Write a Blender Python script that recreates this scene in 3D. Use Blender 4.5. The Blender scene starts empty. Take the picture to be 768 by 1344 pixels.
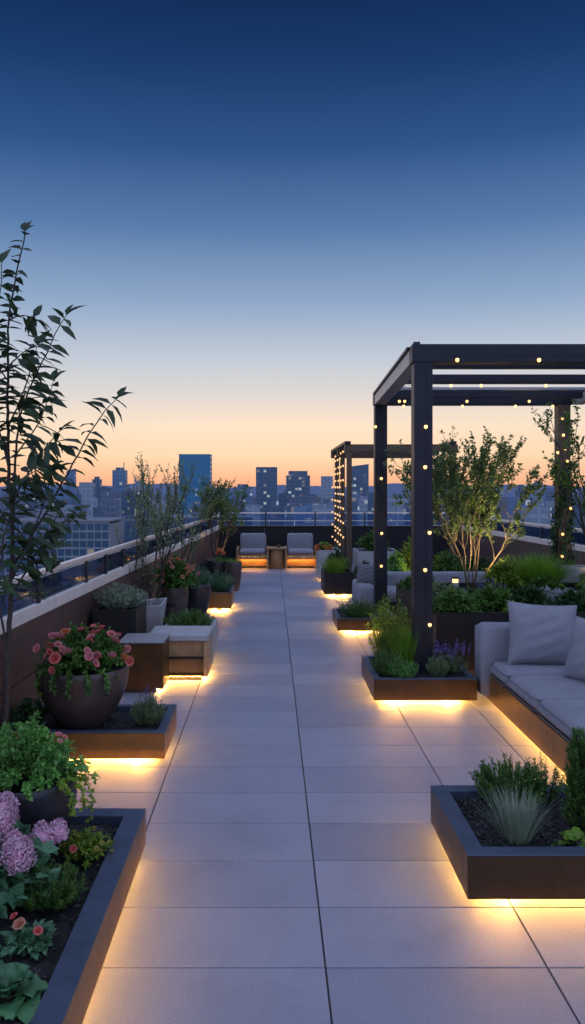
import bpy, math, random
import numpy as np
from mathutils import Vector

random.seed(7)
SC = bpy.context.scene
COL = SC.collection
R = math.radians

# ------------------------------------------------------------------ helpers
class MB:
    """collects vertices / triangles / quads and links them as ONE mesh object"""
    def __init__(s):
        s.v = []; s.t = []; s.q = []; s.n = 0
    def add(s, V, tris=None, quads=None):
        V = np.asarray(V, dtype=np.float64).reshape(-1, 3)
        if tris is not None and len(tris): s.t.append(np.asarray(tris, dtype=np.int64).reshape(-1, 3) + s.n)
        if quads is not None and len(quads): s.q.append(np.asarray(quads, dtype=np.int64).reshape(-1, 4) + s.n)
        s.v.append(V); s.n += len(V)
        return s
    def box(s, x0, x1, y0, y1, z0, z1):
        V = [(x0,y0,z0),(x1,y0,z0),(x1,y1,z0),(x0,y1,z0),(x0,y0,z1),(x1,y0,z1),(x1,y1,z1),(x0,y1,z1)]
        return s.add(V, quads=[(0,3,2,1),(4,5,6,7),(0,1,5,4),(1,2,6,5),(2,3,7,6),(3,0,4,7)])
    def hexa(s, lo, hi):
        """lo, hi: four corners each, counter-clockwise seen from above"""
        return s.add(list(lo)+list(hi), quads=[(0,3,2,1),(4,5,6,7),(0,1,5,4),(1,2,6,5),(2,3,7,6),(3,0,4,7)])
    def tube(s, pts, radii, n=6):
        P = np.asarray(pts, dtype=float); m = len(P)
        if np.isscalar(radii): radii = [radii]*m
        T = np.gradient(P, axis=0); T /= (np.linalg.norm(T, axis=1, keepdims=True)+1e-9)
        ref = np.array([0.31, 0.17, 0.93]) if abs(T[0][2]) < .8 else np.array([0.95, 0.2, 0.1])
        a = np.arange(n)*2*math.pi/n
        V = []
        for i in range(m):
            x = np.cross(ref, T[i]); x /= np.linalg.norm(x)+1e-9
            y = np.cross(T[i], x)
            V.append(P[i] + radii[i]*(np.cos(a)[:,None]*x + np.sin(a)[:,None]*y))
        V = np.concatenate(V); Q = []
        for i in range(m-1):
            for k in range(n):
                k2 = (k+1) % n
                Q.append((i*n+k, i*n+k2, (i+1)*n+k2, (i+1)*n+k))
        tr = [((m-1)*n, (m-1)*n+k, (m-1)*n+k+1) for k in range(1, n-1)] + [(0, k+1, k) for k in range(1, n-1)]
        return s.add(V, tris=tr, quads=Q)
    def lathe(s, prof, n=48, ox=0, oy=0):
        a = np.arange(n)*2*math.pi/n
        V = np.concatenate([np.stack([ox+r*np.cos(a), oy+r*np.sin(a), np.full(n, z)], 1) for r, z in prof])
        Q = []
        for i in range(len(prof)-1):
            for k in range(n):
                k2 = (k+1) % n
                Q.append((i*n+k, i*n+k2, (i+1)*n+k2, (i+1)*n+k))
        return s.add(V, quads=Q)
    def ball(s, c, r, n=10, m=7, sz=1.0):
        prof = [(max(1e-4, r*math.sin(math.pi*i/m)), -r*sz*math.cos(math.pi*i/m)) for i in range(m+1)]
        a = np.arange(n)*2*math.pi/n
        V = np.concatenate([np.stack([c[0]+q*np.cos(a), c[1]+q*np.sin(a), np.full(n, c[2]+z)], 1) for q, z in prof])
        Q = [(i*n+k, i*n+(k+1) % n, (i+1)*n+(k+1) % n, (i+1)*n+k) for i in range(m) for k in range(n)]
        return s.add(V, quads=Q)
    def build(s, name, mat, parent=None, smooth=False, bevel=0, seg=2):
        V = np.concatenate(s.v) if s.v else np.zeros((0, 3))
        t = np.concatenate(s.t) if s.t else np.zeros((0, 3), dtype=np.int64)
        q = np.concatenate(s.q) if s.q else np.zeros((0, 4), dtype=np.int64)
        me = bpy.data.meshes.new(name)
        me.vertices.add(len(V)); me.vertices.foreach_set('co', V.ravel())
        li = np.concatenate([t.ravel(), q.ravel()])
        ls = np.concatenate([np.arange(len(t))*3, len(t)*3 + np.arange(len(q))*4])
        me.loops.add(len(li)); me.loops.foreach_set('vertex_index', li.astype(np.int32))
        me.polygons.add(len(ls)); me.polygons.foreach_set('loop_start', ls.astype(np.int32))
        me.polygons.foreach_set('use_smooth', np.full(len(ls), bool(smooth)))
        me.update(calc_edges=True); me.validate()
        o = bpy.data.objects.new(name, me); COL.objects.link(o)
        if mat: me.materials.append(mat)
        if parent: o.parent = parent
        if bevel:
            b = o.modifiers.new('bevel', 'BEVEL'); b.width = bevel; b.segments = seg
            b.limit_method = 'ANGLE'; b.angle_limit = R(40)
        return o

def tag(o, label=None, cat=None, group=None, kind=None):
    if label: o['label'] = label
    if cat: o['category'] = cat
    if group: o['group'] = group
    if kind: o['kind'] = kind
    return o

def thing(name, label, cat, loc=(0, 0, 0), rz=0, group=None):
    o = bpy.data.objects.new(name, None); COL.objects.link(o)
    o.empty_display_size = .1
    o.location = loc; o.rotation_euler = (0, 0, rz)
    return tag(o, label, cat, group)

def child_copy(o, parent, loc=None, rot=None, sc=None):
    c = o.copy(); COL.objects.link(c); c.parent = parent
    if loc is not None: c.location = loc
    if rot is not None: c.rotation_euler = rot
    if sc is not None: c.scale = (sc, sc, sc)
    return c

# ------------------------------------------------------------------ materials
MATS = {}
def newmat(name):
    m = bpy.data.materials.new(name); m.use_nodes = True
    nt = m.node_tree; bs = nt.nodes['Principled BSDF']
    MATS[name] = m
    return m, nt, bs
def L(nt, a, b): nt.links.new(a, b)
def node(nt, t, **k):
    n = nt.nodes.new(t)
    for a, b in k.items(): setattr(n, a, b)
    return n
def noise(nt, scale, detail=4, rough=.6, coord='Object'):
    tc = node(nt, 'ShaderNodeTexCoord'); n = node(nt, 'ShaderNodeTexNoise')
    n.inputs['Scale'].default_value = scale; n.inputs['Detail'].default_value = detail; n.inputs['Roughness'].default_value = rough
    L(nt, tc.outputs[coord], n.inputs['Vector']); return n
def ramp(nt, fac, stops):
    r = node(nt, 'ShaderNodeValToRGB'); cr = r.color_ramp
    while len(cr.elements) < len(stops): cr.elements.new(.5)
    for e, (p, c) in zip(cr.elements, stops):
        e.position = p; e.color = (c[0], c[1], c[2], 1)
    L(nt, fac, r.inputs['Fac']); return r
def bump(nt, bs, h, strength=.2, dist=.01):
    b = node(nt, 'ShaderNodeBump'); b.inputs['Strength'].default_value = strength; b.inputs['Distance'].default_value = dist
    L(nt, h, b.inputs['Height']); L(nt, b.outputs['Normal'], bs.inputs['Normal'])

def mat_metal(name, c, metallic=.6, rough=.4, var=.25):
    m, nt, bs = newmat(name)
    n = noise(nt, 6, 6, .65)
    r = ramp(nt, n.outputs['Fac'], [(.3, [x*(1-var) for x in c]), (.7, [x*(1+var) for x in c])])
    L(nt, r.outputs['Color'], bs.inputs['Base Color'])
    n2 = noise(nt, 22, 5, .7)
    mr = node(nt, 'ShaderNodeMapRange'); mr.inputs['To Min'].default_value = rough-.09; mr.inputs['To Max'].default_value = rough+.14
    L(nt, n2.outputs['Fac'], mr.inputs['Value']); L(nt, mr.outputs['Result'], bs.inputs['Roughness'])
    bs.inputs['Metallic'].default_value = metallic
    n3 = noise(nt, 260, 3, .6)
    bump(nt, bs, n3.outputs['Fac'], .06, .002)
    return m
def mat_rough(name, c, var=.2, scale=14, rough=.8, bs_=.25, bscale=120, bdist=.003):
    m, nt, bs = newmat(name)
    n = noise(nt, scale, 6, .65)
    r = ramp(nt, n.outputs['Fac'], [(.3, [x*(1-var) for x in c]), (.7, [x*(1+var) for x in c])])
    L(nt, r.outputs['Color'], bs.inputs['Base Color']); bs.inputs['Roughness'].default_value = rough
    n3 = noise(nt, bscale, 4, .6); bump(nt, bs, n3.outputs['Fac'], bs_, bdist)
    return m
def mat_leaf(name, cols, rough=.5, trans=.3):
    m, nt, bs = newmat(name)
    g = node(nt, 'ShaderNodeNewGeometry')
    k = len(cols)
    r = ramp(nt, g.outputs['Random Per Island'], [(i/max(1, k-1), c) for i, c in enumerate(cols)])
    n = noise(nt, 5, 3); mx = node(nt, 'ShaderNodeMix', data_type='RGBA', blend_type='MULTIPLY')
    r2 = ramp(nt, n.outputs['Fac'], [(.3, (.55, .55, .55)), (.7, (1.3, 1.3, 1.3))])
    mx.inputs['Factor'].default_value = 1
    L(nt, r.outputs['Color'], mx.inputs['A']); L(nt, r2.outputs['Color'], mx.inputs['B'])
    L(nt, mx.outputs['Result'], bs.inputs['Base Color']); bs.inputs['Roughness'].default_value = rough
    tr = node(nt, 'ShaderNodeBsdfTranslucent'); L(nt, mx.outputs['Result'], tr.inputs['Color'])
    ms = node(nt, 'ShaderNodeMixShader'); ms.inputs['Fac'].default_value = trans
    L(nt, bs.outputs['BSDF'], ms.inputs[1]); L(nt, tr.outputs['BSDF'], ms.inputs[2])
    L(nt, ms.outputs['Shader'], nt.nodes['Material Output'].inputs['Surface'])
    return m
def mat_emit(name, c, s, sample=True):
    m, nt, bs = newmat(name)
    bs.inputs['Base Color'].default_value = (.8, .7, .5, 1)
    bs.inputs['Emission Color'].default_value = (*c, 1); bs.inputs['Emission Strength'].default_value = s
    if not sample: m.cycles.emission_sampling = 'NONE'
    return m

BRONZE = mat_metal('bronze_planter_metal', (.27, .135, .042), .45, .36)
CHAR = mat_metal('charcoal_planter_metal', (.085, .048, .022), .55, .34)
RIM = mat_metal('slate_rim_metal', (.075, .095, .14), .4, .42)
BLACKM = mat_metal('dark_planter_metal', (.009, .0075, .0075), .1, .5)
PERG = mat_metal('pergola_metal', (.018, .020, .030), .5, .42)
PERG2 = mat_metal('pergola_brown_metal', (.10, .07, .045), .4, .45)
PALEM = mat_metal('pale_beam_metal', (.42, .40, .40), .4, .4, .08)
RAILM = mat_metal('rail_metal', (.90, .76, .66), .35, .34, .06)
POSTM = mat_metal('post_metal', (.03, .03, .034), .4, .45)
WALLP = mat_metal('wall_panel', (.115, .066, .054), .25, .5, .18)
CAPM = mat_rough('wall_coping', (.80, .68, .60), .1, 9, .5, .1)
BACKW = mat_metal('back_wall_panel', (.009, .008, .010), .2, .5)
POTB = mat_rough('brown_pot_glaze', (.075, .052, .046), .2, 10, .42, .12, 60)
POTK = mat_rough('black_pot_glaze', (.022, .022, .028), .2, 10, .36, .1, 60)
CONC = mat_rough('pale_concrete', (.40, .39, .39), .16, 10, .75, .3, 90)
SOIL = mat_rough('dark_soil', (.016, .013, .012), .5, 40, .7, .9, 90, .02)
CHIP = mat_leaf('bark_chip', [(.012, .010, .010), (.03, .024, .022), (.018, .016, .018), (.06, .05, .05)], .42, 0)
BARK = mat_rough('tree_bark', (.055, .042, .034), .35, 30, .85, .7, 60, .01)
PBARK = mat_rough('pale_bark', (.15, .105, .06), .3, 30, .8, .6, 60, .01)
STEM = mat_rough('green_stem', (.06, .075, .03), .3, 30, .7, .2)
DKSTEM = mat_rough('dark_stem', (.035, .03, .022), .3, 30, .8, .2)
WOOD = mat_rough('warm_wood', (.40, .24, .11), .25, 7, .45, .15)
LED = mat_emit('led_warm', (1, .46, .09), 450)
LED2 = mat_emit('led_warm_dim', (1, .46, .09), 165)
LED3 = mat_emit('led_warm_soft', (1, .46, .09), 42)
BULB = mat_emit('bulb_warm', (1, .55, .15), 2.3)
BULBF = mat_emit('bulb_warm_far', (1, .50, .12), 1.2, False)
ROSEP = mat_leaf('coral_petal', [(.85, .12, .11), (.88, .20, .17), (.85, .25, .22)], .55, .25)
ROSEK = mat_leaf('pink_petal', [(.86, .30, .29), (.88, .42, .40), (.80, .20, .22)], .55, .25)
ROSEO = mat_leaf('orange_petal', [(.80, .22, .06), (.78, .28, .12)], .55, .25)
ROSEA = mat_leaf('apricot_petal', [(.75, .33, .18), (.80, .42, .26)], .55, .25)
HYDR = mat_leaf('lilac_petal', [(.80, .42, .56), (.88, .60, .70), (.70, .32, .48), (.92, .70, .76)], .6, .3)
LAVP = mat_leaf('lavender_bloom', [(.13, .09, .30), (.20, .13, .40), (.09, .07, .22)], .6, .1)
YELP = mat_leaf('yellow_petal', [(.60, .42, .05), (.55, .5, .12)], .55, .2)
WHTP = mat_leaf('white_bloom', [(.55, .55, .55), (.42, .44, .46), (.3, .34, .34)], .6, .2)

G_MID = mat_leaf('leaf_green', [(0.072, 0.192, 0.026), (0.128, 0.282, 0.039), (0.051, 0.128, 0.022), (0.180, 0.333, 0.050)], .45)
G_DARK = mat_leaf('leaf_dark', [(0.034, 0.085, 0.024), (0.053, 0.130, 0.032), (0.024, 0.061, 0.019)], .4)
G_FRESH = mat_leaf('leaf_fresh', [(0.144, 0.374, 0.072), (0.245, 0.500, 0.100), (0.086, 0.259, 0.057)], .5)
G_LIME = mat_leaf('leaf_lime', [(0.250, 0.384, 0.035), (0.173, 0.307, 0.030), (0.326, 0.422, 0.050)], .5, .4)
G_GRASS = mat_leaf('leaf_grass', [(0.208, 0.416, 0.030), (0.146, 0.312, 0.025), (0.291, 0.499, 0.050)], .5, .4)
G_SAGE = mat_leaf('leaf_sage', [(0.216, 0.288, 0.133), (0.306, 0.378, 0.182), (0.144, 0.216, 0.103)], .6, .25)
G_GREY = mat_leaf('leaf_grey', [(0.270, 0.338, 0.231), (0.378, 0.432, 0.297), (0.176, 0.243, 0.165)], .6, .2)
G_BLUE = mat_leaf('leaf_bluegreen', [(0.096, 0.250, 0.119), (0.154, 0.326, 0.158), (0.067, 0.173, 0.086)], .55, .25)
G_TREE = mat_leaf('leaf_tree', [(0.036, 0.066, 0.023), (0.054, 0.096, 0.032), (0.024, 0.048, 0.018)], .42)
G_OLIVE = mat_leaf('leaf_olive', [(0.170, 0.260, 0.075), (0.115, 0.195, 0.060), (0.230, 0.310, 0.095)], .5, .35)
G_BIG = mat_leaf('leaf_teal', [(0.066, 0.206, 0.085), (0.112, 0.281, 0.109), (0.048, 0.150, 0.067)], .4, .2)

def fabric(name, c):
    m, nt, bs = newmat(name)
    n = noise(nt, 7, 5, .6)
    r = ramp(nt, n.outputs['Fac'], [(.3, [x*.88 for x in c]), (.7, [x*1.08 for x in c])])
    L(nt, r.outputs['Color'], bs.inputs['Base Color']); bs.inputs['Roughness'].default_value = .85
    tc = node(nt, 'ShaderNodeTexCoord'); hs = []
    for d in ('X', 'Z'):
        w = node(nt, 'ShaderNodeTexWave', bands_direction=d); w.inputs['Scale'].default_value = 150; w.inputs['Distortion'].default_value = .8
        L(nt, tc.outputs['Object'], w.inputs['Vector']); hs.append(w.outputs['Fac'])
    w = node(nt, 'ShaderNodeTexWave', bands_direction='Y'); w.inputs['Scale'].default_value = 150; L(nt, tc.outputs['Object'], w.inputs['Vector'])
    a = node(nt, 'ShaderNodeMath', operation='ADD'); L(nt, hs[0], a.inputs[0]); L(nt, hs[1], a.inputs[1])
    b = node(nt, 'ShaderNodeMath', operation='ADD'); L(nt, a.outputs[0], b.inputs[0]); L(nt, w.outputs['Fac'], b.inputs[1])
    n2 = noise(nt, 16, 4, .55); c2 = node(nt, 'ShaderNodeMath', operation='MULTIPLY_ADD')
    L(nt, n2.outputs['Fac'], c2.inputs[0]); c2.inputs[1].default_value = 5; L(nt, b.outputs[0], c2.inputs[2])
    bump(nt, bs, c2.outputs[0], .35, .0022)
    return m
FABRIC = fabric('grey_fabric', (.27, .27, .305))
FABD = fabric('charcoal_fabric', (.17, .165, .18))

def glass(name, tint, refl=.25):
    m, nt, bs = newmat(name)
    tr = node(nt, 'ShaderNodeBsdfTransparent'); tr.inputs['Color'].default_value = (*tint, 1)
    gl = node(nt, 'ShaderNodeBsdfGlossy'); gl.inputs['Roughness'].default_value = .04; gl.inputs['Color'].default_value = (.75, .85, 1, 1)
    lw = node(nt, 'ShaderNodeLayerWeight'); lw.inputs['Blend'].default_value = refl
    n = noise(nt, 3, 3); mp = node(nt, 'ShaderNodeMath', operation='MULTIPLY'); mp.inputs[1].default_value = .9
    L(nt, lw.outputs['Fresnel'], mp.inputs[0])
    ms = node(nt, 'ShaderNodeMixShader'); L(nt, mp.outputs[0], ms.inputs['Fac'])
    L(nt, tr.outputs[0], ms.inputs[1]); L(nt, gl.outputs[0], ms.inputs[2])
    L(nt, ms.outputs[0], nt.nodes['Material Output'].inputs['Surface'])
    return m
GLASS = glass('balustrade_glass', (.72, .82, .95), .22)

# floor tile material
def mat_tile():
    m, nt, bs = newmat('paving_stone')
    g = node(nt, 'ShaderNodeNewGeometry')
    r = ramp(nt, g.outputs['Random Per Island'], [(0, (.185, .218, .29)), (.5, (.222, .255, .33)), (1, (.25, .285, .36))])
    n = noise(nt, 210, 4, .8); r2 = ramp(nt, n.outputs['Fac'], [(.3, (.5, .5, .53)), (.5, (1, 1, 1)), (.7, (1.42, 1.4, 1.36))])
    mx = node(nt, 'ShaderNodeMix', data_type='RGBA', blend_type='MULTIPLY'); mx.inputs['Factor'].default_value = 1
    L(nt, r.outputs['Color'], mx.inputs['A']); L(nt, r2.outputs['Color'], mx.inputs['B'])
    n3 = noise(nt, 2.2, 6, .65); r3 = ramp(nt, n3.outputs['Fac'], [(.25, (.82, .82, .84)), (.5, (1.02, 1.02, 1.02)), (.75, (1.13, 1.12, 1.10))])
    mx2 = node(nt, 'ShaderNodeMix', data_type='RGBA', blend_type='MULTIPLY'); mx2.inputs['Factor'].default_value = 1
    L(nt, mx.outputs['Result'], mx2.inputs['A']); L(nt, r3.outputs['Color'], mx2.inputs['B'])
    L(nt, mx2.outputs['Result'], bs.inputs['Base Color'])
    mr = node(nt, 'ShaderNodeMapRange'); mr.inputs['To Min'].default_value = .42; mr.inputs['To Max'].default_value = .68
    L(nt, n3.outputs['Fac'], mr.inputs['Value']); L(nt, mr.outputs['Result'], bs.inputs['Roughness'])
    bump(nt, bs, n.outputs['Fac'], .25, .0025)
    return m
TILE = mat_tile()
GROUT = mat_rough('dark_grout', (.05, .048, .05), .3, 20, .9, .3)

# ------------------------------------------------------------------ foliage generators
LEAF6 = (np.array([(0,0,0),(0,.35,-.06),(-.5,.33,.10),(.5,.33,.10),(0,.7,-.06),(-.36,.68,.08),(.36,.68,.08),(0,1,0)]),
         [(0,1,2),(0,3,1),(4,7,5),(4,6,7)], [(1,4,5,2),(1,3,6,4)])
LEAF2 = (np.array([(0,0,0),(-.5,.48,.14),(.5,.48,.14),(0,1,0)]), [(0,3,1),(0,2,3)], [])
BLADE = (np.array([(-.5,0,0),(.5,0,0),(-.42,.4,0),(.42,.4,0),(-.27,.75,0),(.27,.75,0),(0,1,0)]), [(4,5,6)], [(0,1,3,2),(2,3,5,4)])

def nrm(a): return a/(np.linalg.norm(a, axis=-1, keepdims=True)+1e-9)
def put_leaves(mb, pos, d, up, ln, wd, tmpl=LEAF2, curl=0.0):
    pos = np.asarray(pos, float); N = len(pos)
    if N == 0: return
    d = nrm(np.asarray(d, float)); up = np.asarray(up, float)
    x = nrm(np.cross(d, up)); z = np.cross(x, d)
    ln = np.broadcast_to(ln, (N,)); wd = np.broadcast_to(wd, (N,)); curl = np.broadcast_to(curl, (N,))
    T, tr, qu = tmpl; k = len(T)
    u, v, w = T[:, 0], T[:, 1], T[:, 2]
    V = (pos[:, None, :] + (v[None, :]*ln[:, None])[..., None]*d[:, None, :] + (u[None, :]*wd[:, None])[..., None]*x[:, None, :]
         + ((w[None, :]*wd[:, None]) - (curl*ln)[:, None]*(v**2)[None, :])[..., None]*z[:, None, :])
    off = (np.arange(N)*k)[:, None, None]
    tri = (np.array(tr)[None]+off).reshape(-1, 3) if len(tr) else None
    qd = (np.array(qu)[None]+off).reshape(-1, 4) if len(qu) else None
    mb.add(V.reshape(-1, 3), tri, qd)

def bez(p0, p1, p2, n):
    t = np.linspace(0, 1, n)[:, None]
    return (1-t)**2*p0 + 2*t*(1-t)*p1 + t*t*p2

def shrub(rng, Rx, H, stems=60, per=26, ll=.035, lw=.018, Ry=None, flat=.0, droop=0., tmpl=LEAF2, t0=.25, spread=.7, sr=.0022):
    """domed shrub: stems curve out from the base to an uneven dome, leaves along them"""
    Ry = Ry or Rx
    S, F = MB(), MB()
    P, D, U = [], [], []
    lump = rng.uniform(0, 6.28, 6)
    for i in range(stems):
        a = rng.uniform(0, 2*math.pi); q = math.sqrt(rng.uniform(0, 1))
        rad = q*(1+.13*math.sin(3*a+lump[0])+.10*math.sin(5*a+lump[1]))
        hh = H*(math.sqrt(max(0.03, 1-(q*.93)**2)))*rng.uniform(.72, 1.08)*(1+.10*math.sin(4*a+lump[2]+3*q))
        tip = np.array([math.cos(a)*Rx*rad, math.sin(a)*Ry*rad, hh - droop*q*q*H])
        b = np.array([math.cos(a)*Rx*.22*q, math.sin(a)*Ry*.22*q, 0])
        mid = np.array([tip[0]*.5, tip[1]*.5, hh*.75+flat])
        pts = bez(b, mid, tip, 6)
        S.tube(pts, np.linspace(sr, sr*.4, 6), 4)
        t = rng.uniform(t0, 1.0, per)
        pp = np.stack([np.interp(t, np.linspace(0, 1, 6), pts[:, j]) for j in range(3)], 1)
        sd = nrm(pts[-1]-pts[2])
        dd = sd*.6 + rng.normal(0, spread, (per, 3)); dd[:, 2] += .15
        P.append(pp); D.append(dd); U.append(np.array([0, 0, 1.])+rng.normal(0, .45, (per, 3)))
    P, D, U = map(np.concatenate, (P, D, U)); n = len(P)
    put_leaves(F, P, D, U, ll*rng.uniform(.6, 1.25, n), lw*rng.uniform(.7, 1.2, n), tmpl, rng.uniform(0, .35, n))
    return S, F

def needles(rng, R0, H, stems=70, per=42, ll=.022, lw=.0035, lean=.5, up=.6, col=False, sr=.0018):
    """rosemary / juniper / yew like: upright stems ringed with narrow leaves"""
    S, F = MB(), MB(); P, D, U = [], [], []
    for i in range(stems):
        a = rng.uniform(0, 2*math.pi); q = math.sqrt(rng.uniform(0, 1))
        if col:
            z = rng.uniform(0.02, .93)*H; rr = R0*(1-(z/H)**1.8)**.5*rng.uniform(.75, 1.08)
            b = np.array([0, 0, z*.8]); tip = np.array([math.cos(a)*rr, math.sin(a)*rr, z+H*.14])
            mid = np.array([math.cos(a)*rr*.7, math.sin(a)*rr*.7, z*.9])
        else:
            hh = H*rng.uniform(.6, 1.08)*(1-.45*q*q)
            b = np.array([math.cos(a)*R0*.35*q, math.sin(a)*R0*.35*q, 0])
            tip = np.array([math.cos(a)*R0*q, math.sin(a)*R0*q, hh]); mid = np.array([tip[0]*.75, tip[1]*.75, hh*.45])
        pts = bez(b, mid, tip, 5)
        S.tube(pts, np.linspace(sr, sr*.5, 5), 4)
        t = rng.uniform(.12, 1, per)
        pp = np.stack([np.interp(t, np.linspace(0, 1, 5), pts[:, j]) for j in range(3)], 1)
        sd = nrm(pts[-1]-pts[1])
        r_ = rng.normal(0, 1, (per, 3)); r_ -= (r_@sd)[:, None]*sd
        dd = sd*up + nrm(r_)*lean
        P.append(pp); D.append(dd); U.append(sd+rng.normal(0, .3, (per, 3)))
    P, D, U = map(np.concatenate, (P, D, U)); n = len(P)
    put_leaves(F, P, D, U, ll*rng.uniform(.6, 1.2, n), lw*rng.uniform(.8, 1.2, n), LEAF2, rng.uniform(-.1, .2, n))
    return S, F

def grass(rng, n, R0, H, spread, w, droop=.55):
    F = MB()
    a = rng.uniform(0, 2*math.pi, n); q = np.sqrt(rng.uniform(0, 1, n))
    pos = np.stack([np.cos(a)*R0*q, np.sin(a)*R0*q, np.zeros(n)], 1)
    a2 = a+rng.normal(0, .5, n); out = spread*q*rng.uniform(.5, 1.2, n)
    d = np.stack([np.cos(a2)*out, np.sin(a2)*out, np.ones(n)], 1)
    up = np.stack([-np.cos(a2), -np.sin(a2), np.full(n, .02)], 1)+rng.normal(0, .12, (n, 3))
    T, tr, qu = BLADE
    put_leaves(F, pos, d, up, H*rng.uniform(.6, 1.15, n)*(1+.25*out), w*rng.uniform(.7, 1.3, n), BLADE, droop*rng.uniform(.3, 1.2, n)*np.clip(out, .15, 1.2))
    return F

def rosette(rng, n, ln, wd, tilt=(.3, 1.2)):
    """broad arching leaves with wavy lobed edges from one crown"""
    F, S = MB(), MB(); K = 9
    for i in range(n):
        a = i*2.399+rng.uniform(-.3, .3); el = rng.uniform(*tilt); l = ln*rng.uniform(.65, 1.1); w = wd*rng.uniform(.8, 1.15)
        d = np.array([math.cos(a)*math.cos(el), math.sin(a)*math.cos(el), math.sin(el)]); sx = np.array([-math.sin(a), math.cos(a), 0]); up = np.cross(sx, d)*-1
        up = np.cross(d, sx)
        V = []; ph = rng.uniform(0, 6)
        pet = .28
        for k in range(K):
            t = k/(K-1); s = pet+(1-pet)*t
            c = d*l*s - up*(-.0) - np.array([0, 0, 1])*l*.42*s*s
            e = w*.5*math.sin(math.pi*(t*.9+.06))**.7*(1+.22*math.sin(t*19+ph))
            rf = .10*w*math.sin(t*13+ph)
            V += [c-sx*e+up*(.16*e+rf), c-sx*e*.5+up*.02*e, c, c+sx*e*.5+up*.02*e, c+sx*e+up*(.16*e-rf)]
        Q = [(k*5+j, k*5+j+1, (k+1)*5+j+1, (k+1)*5+j) for k in range(K-1) for j in range(4)]
        F.add(V, quads=Q)
        S.tube([(0, 0, 0), d*l*pet*.5, d*l*pet - np.array([0, 0, 1])*l*.42*pet*pet], [.004, .003, .0025], 5)
    return S, F

def rose(rng, r):
    F = MB()
    for ring, (n, op, s) in enumerate([(6, .95, 1.0), (5, .6, .82), (4, .28, .6)]):
        for i in range(n):
            a = i*2*math.pi/n+ring*.5+rng.uniform(-.15, .15)
            d = np.array([math.cos(a), math.sin(a), 0]); sx = np.array([-math.sin(a), math.cos(a), 0])
            V = []
            for k in range(4):
                t = k/3; rad = r*s*t*(.35+.65*op); z = r*s*(.75*(1-op)*t*1.3+.18*t-.12*t*t*op)
                w = r*s*(.24+.5*math.sin(math.pi*min(1, t*.78+.1)))
                for u in (-1, 0, 1):
                    V.append(d*(rad-abs(u)*.12*r*t)+sx*w*u+np.array([0, 0, z+abs(u)*.14*r*t+rng.normal(0, .02*r)]))
            F.add(V, quads=[(k*3+j, k*3+j+1, (k+1)*3+j+1, (k+1)*3+j) for k in range(3) for j in range(2)])
    return F

def floret_head(rng, rx, rz, n, s):
    F = MB(); i = np.arange(n)+.5; ph = np.arccos(1-2*i/n*.93); th = i*2.39996
    nn = np.stack([np.cos(th)*np.sin(ph), np.sin(th)*np.sin(ph), np.cos(ph)], 1)
    taper = 1-.28*nn[:, 2]
    c = nn*np.array([rx, rx, rz])*taper[:, None]*rng.uniform(.9, 1.06, n)[:, None]
    c[:, 2] = nn[:, 2]*rz*rng.uniform(.93, 1.03, n)
    p_ = rng.uniform(0, 6, 3); c *= (1+.13*np.sin(5*nn[:, 0]+p_[0])*np.sin(6*nn[:, 2]+p_[1])+.09*np.sin(8*nn[:, 1]+p_[2]))[:, None]
    for k in range(4):
        ref = rng.normal(0, 1, (n, 3)) if k == 0 else ref
        t1 = nrm(np.cross(nn, ref)); t2 = np.cross(nn, t1); a = k*math.pi/2
        d = math.cos(a)*t1+math.sin(a)*t2+nn*rng.uniform(.1, 1.3, (n, 1))
        put_leaves(F, c+nn*rng.uniform(-.007, .007, (n, 1)), d, nn, s*rng.uniform(.85, 1.25, n), s*.85, LEAF2, rng.uniform(-.1, .5, n))
    return F

def spike_mesh(rng, h, r):
    F = MB(); n = 26
    t = np.sort(rng.uniform(0, 1, n)); a = rng.uniform(0, 6.28, n)
    d = np.stack([np.cos(a), np.sin(a), np.full(n, .7)], 1)
    p = np.stack([np.cos(a)*r*.2, np.sin(a)*r*.2, t*h], 1)
    put_leaves(F, p, d, np.tile([0, 0, 1.], (n, 1))+rng.normal(0, .3, (n, 3)), r*(1.3-.7*t), r*.8, LEAF2, .1)
    return F

def grow(rng, W, tips, p, d, ln, r, depth, nchild, ang, up=.12, wander=.16, shrink=.62, seg=5, leaf_from=1):
    pts = [p]; dirs = []
    for i in range(seg):
        d = nrm(d + rng.normal(0, wander, 3) + np.array([0, 0, up])); dirs.append(d)
        pts.append(pts[-1]+d*ln/seg)
    pts = np.array(pts); W.tube(pts, np.linspace(r, r*.5, seg+1), 6 if r > .006 else 4)
    if depth <= leaf_from: tips.append((pts, depth))
    if depth > 0:
        for k in range(nchild[depth-1]):
            t = rng.uniform(.35, 1.0) if k else 1.0
            i = min(seg-1, int(t*seg)); q = pts[i]+(pts[i+1]-pts[i])*(t*seg-i if t < 1 else 1)
            a = rng.normal(0, 1, 3); a -= a.dot(dirs[i])*dirs[i]; a = nrm(a)
            nd = nrm(dirs[i]*math.cos(ang)+a*math.sin(ang)*rng.uniform(.7, 1.2))
            grow(rng, W, tips, q, nd, ln*shrink*rng.uniform(.75, 1.15), r*.55, depth-1, nchild, ang, up, wander, shrink, seg, leaf_from)

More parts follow.
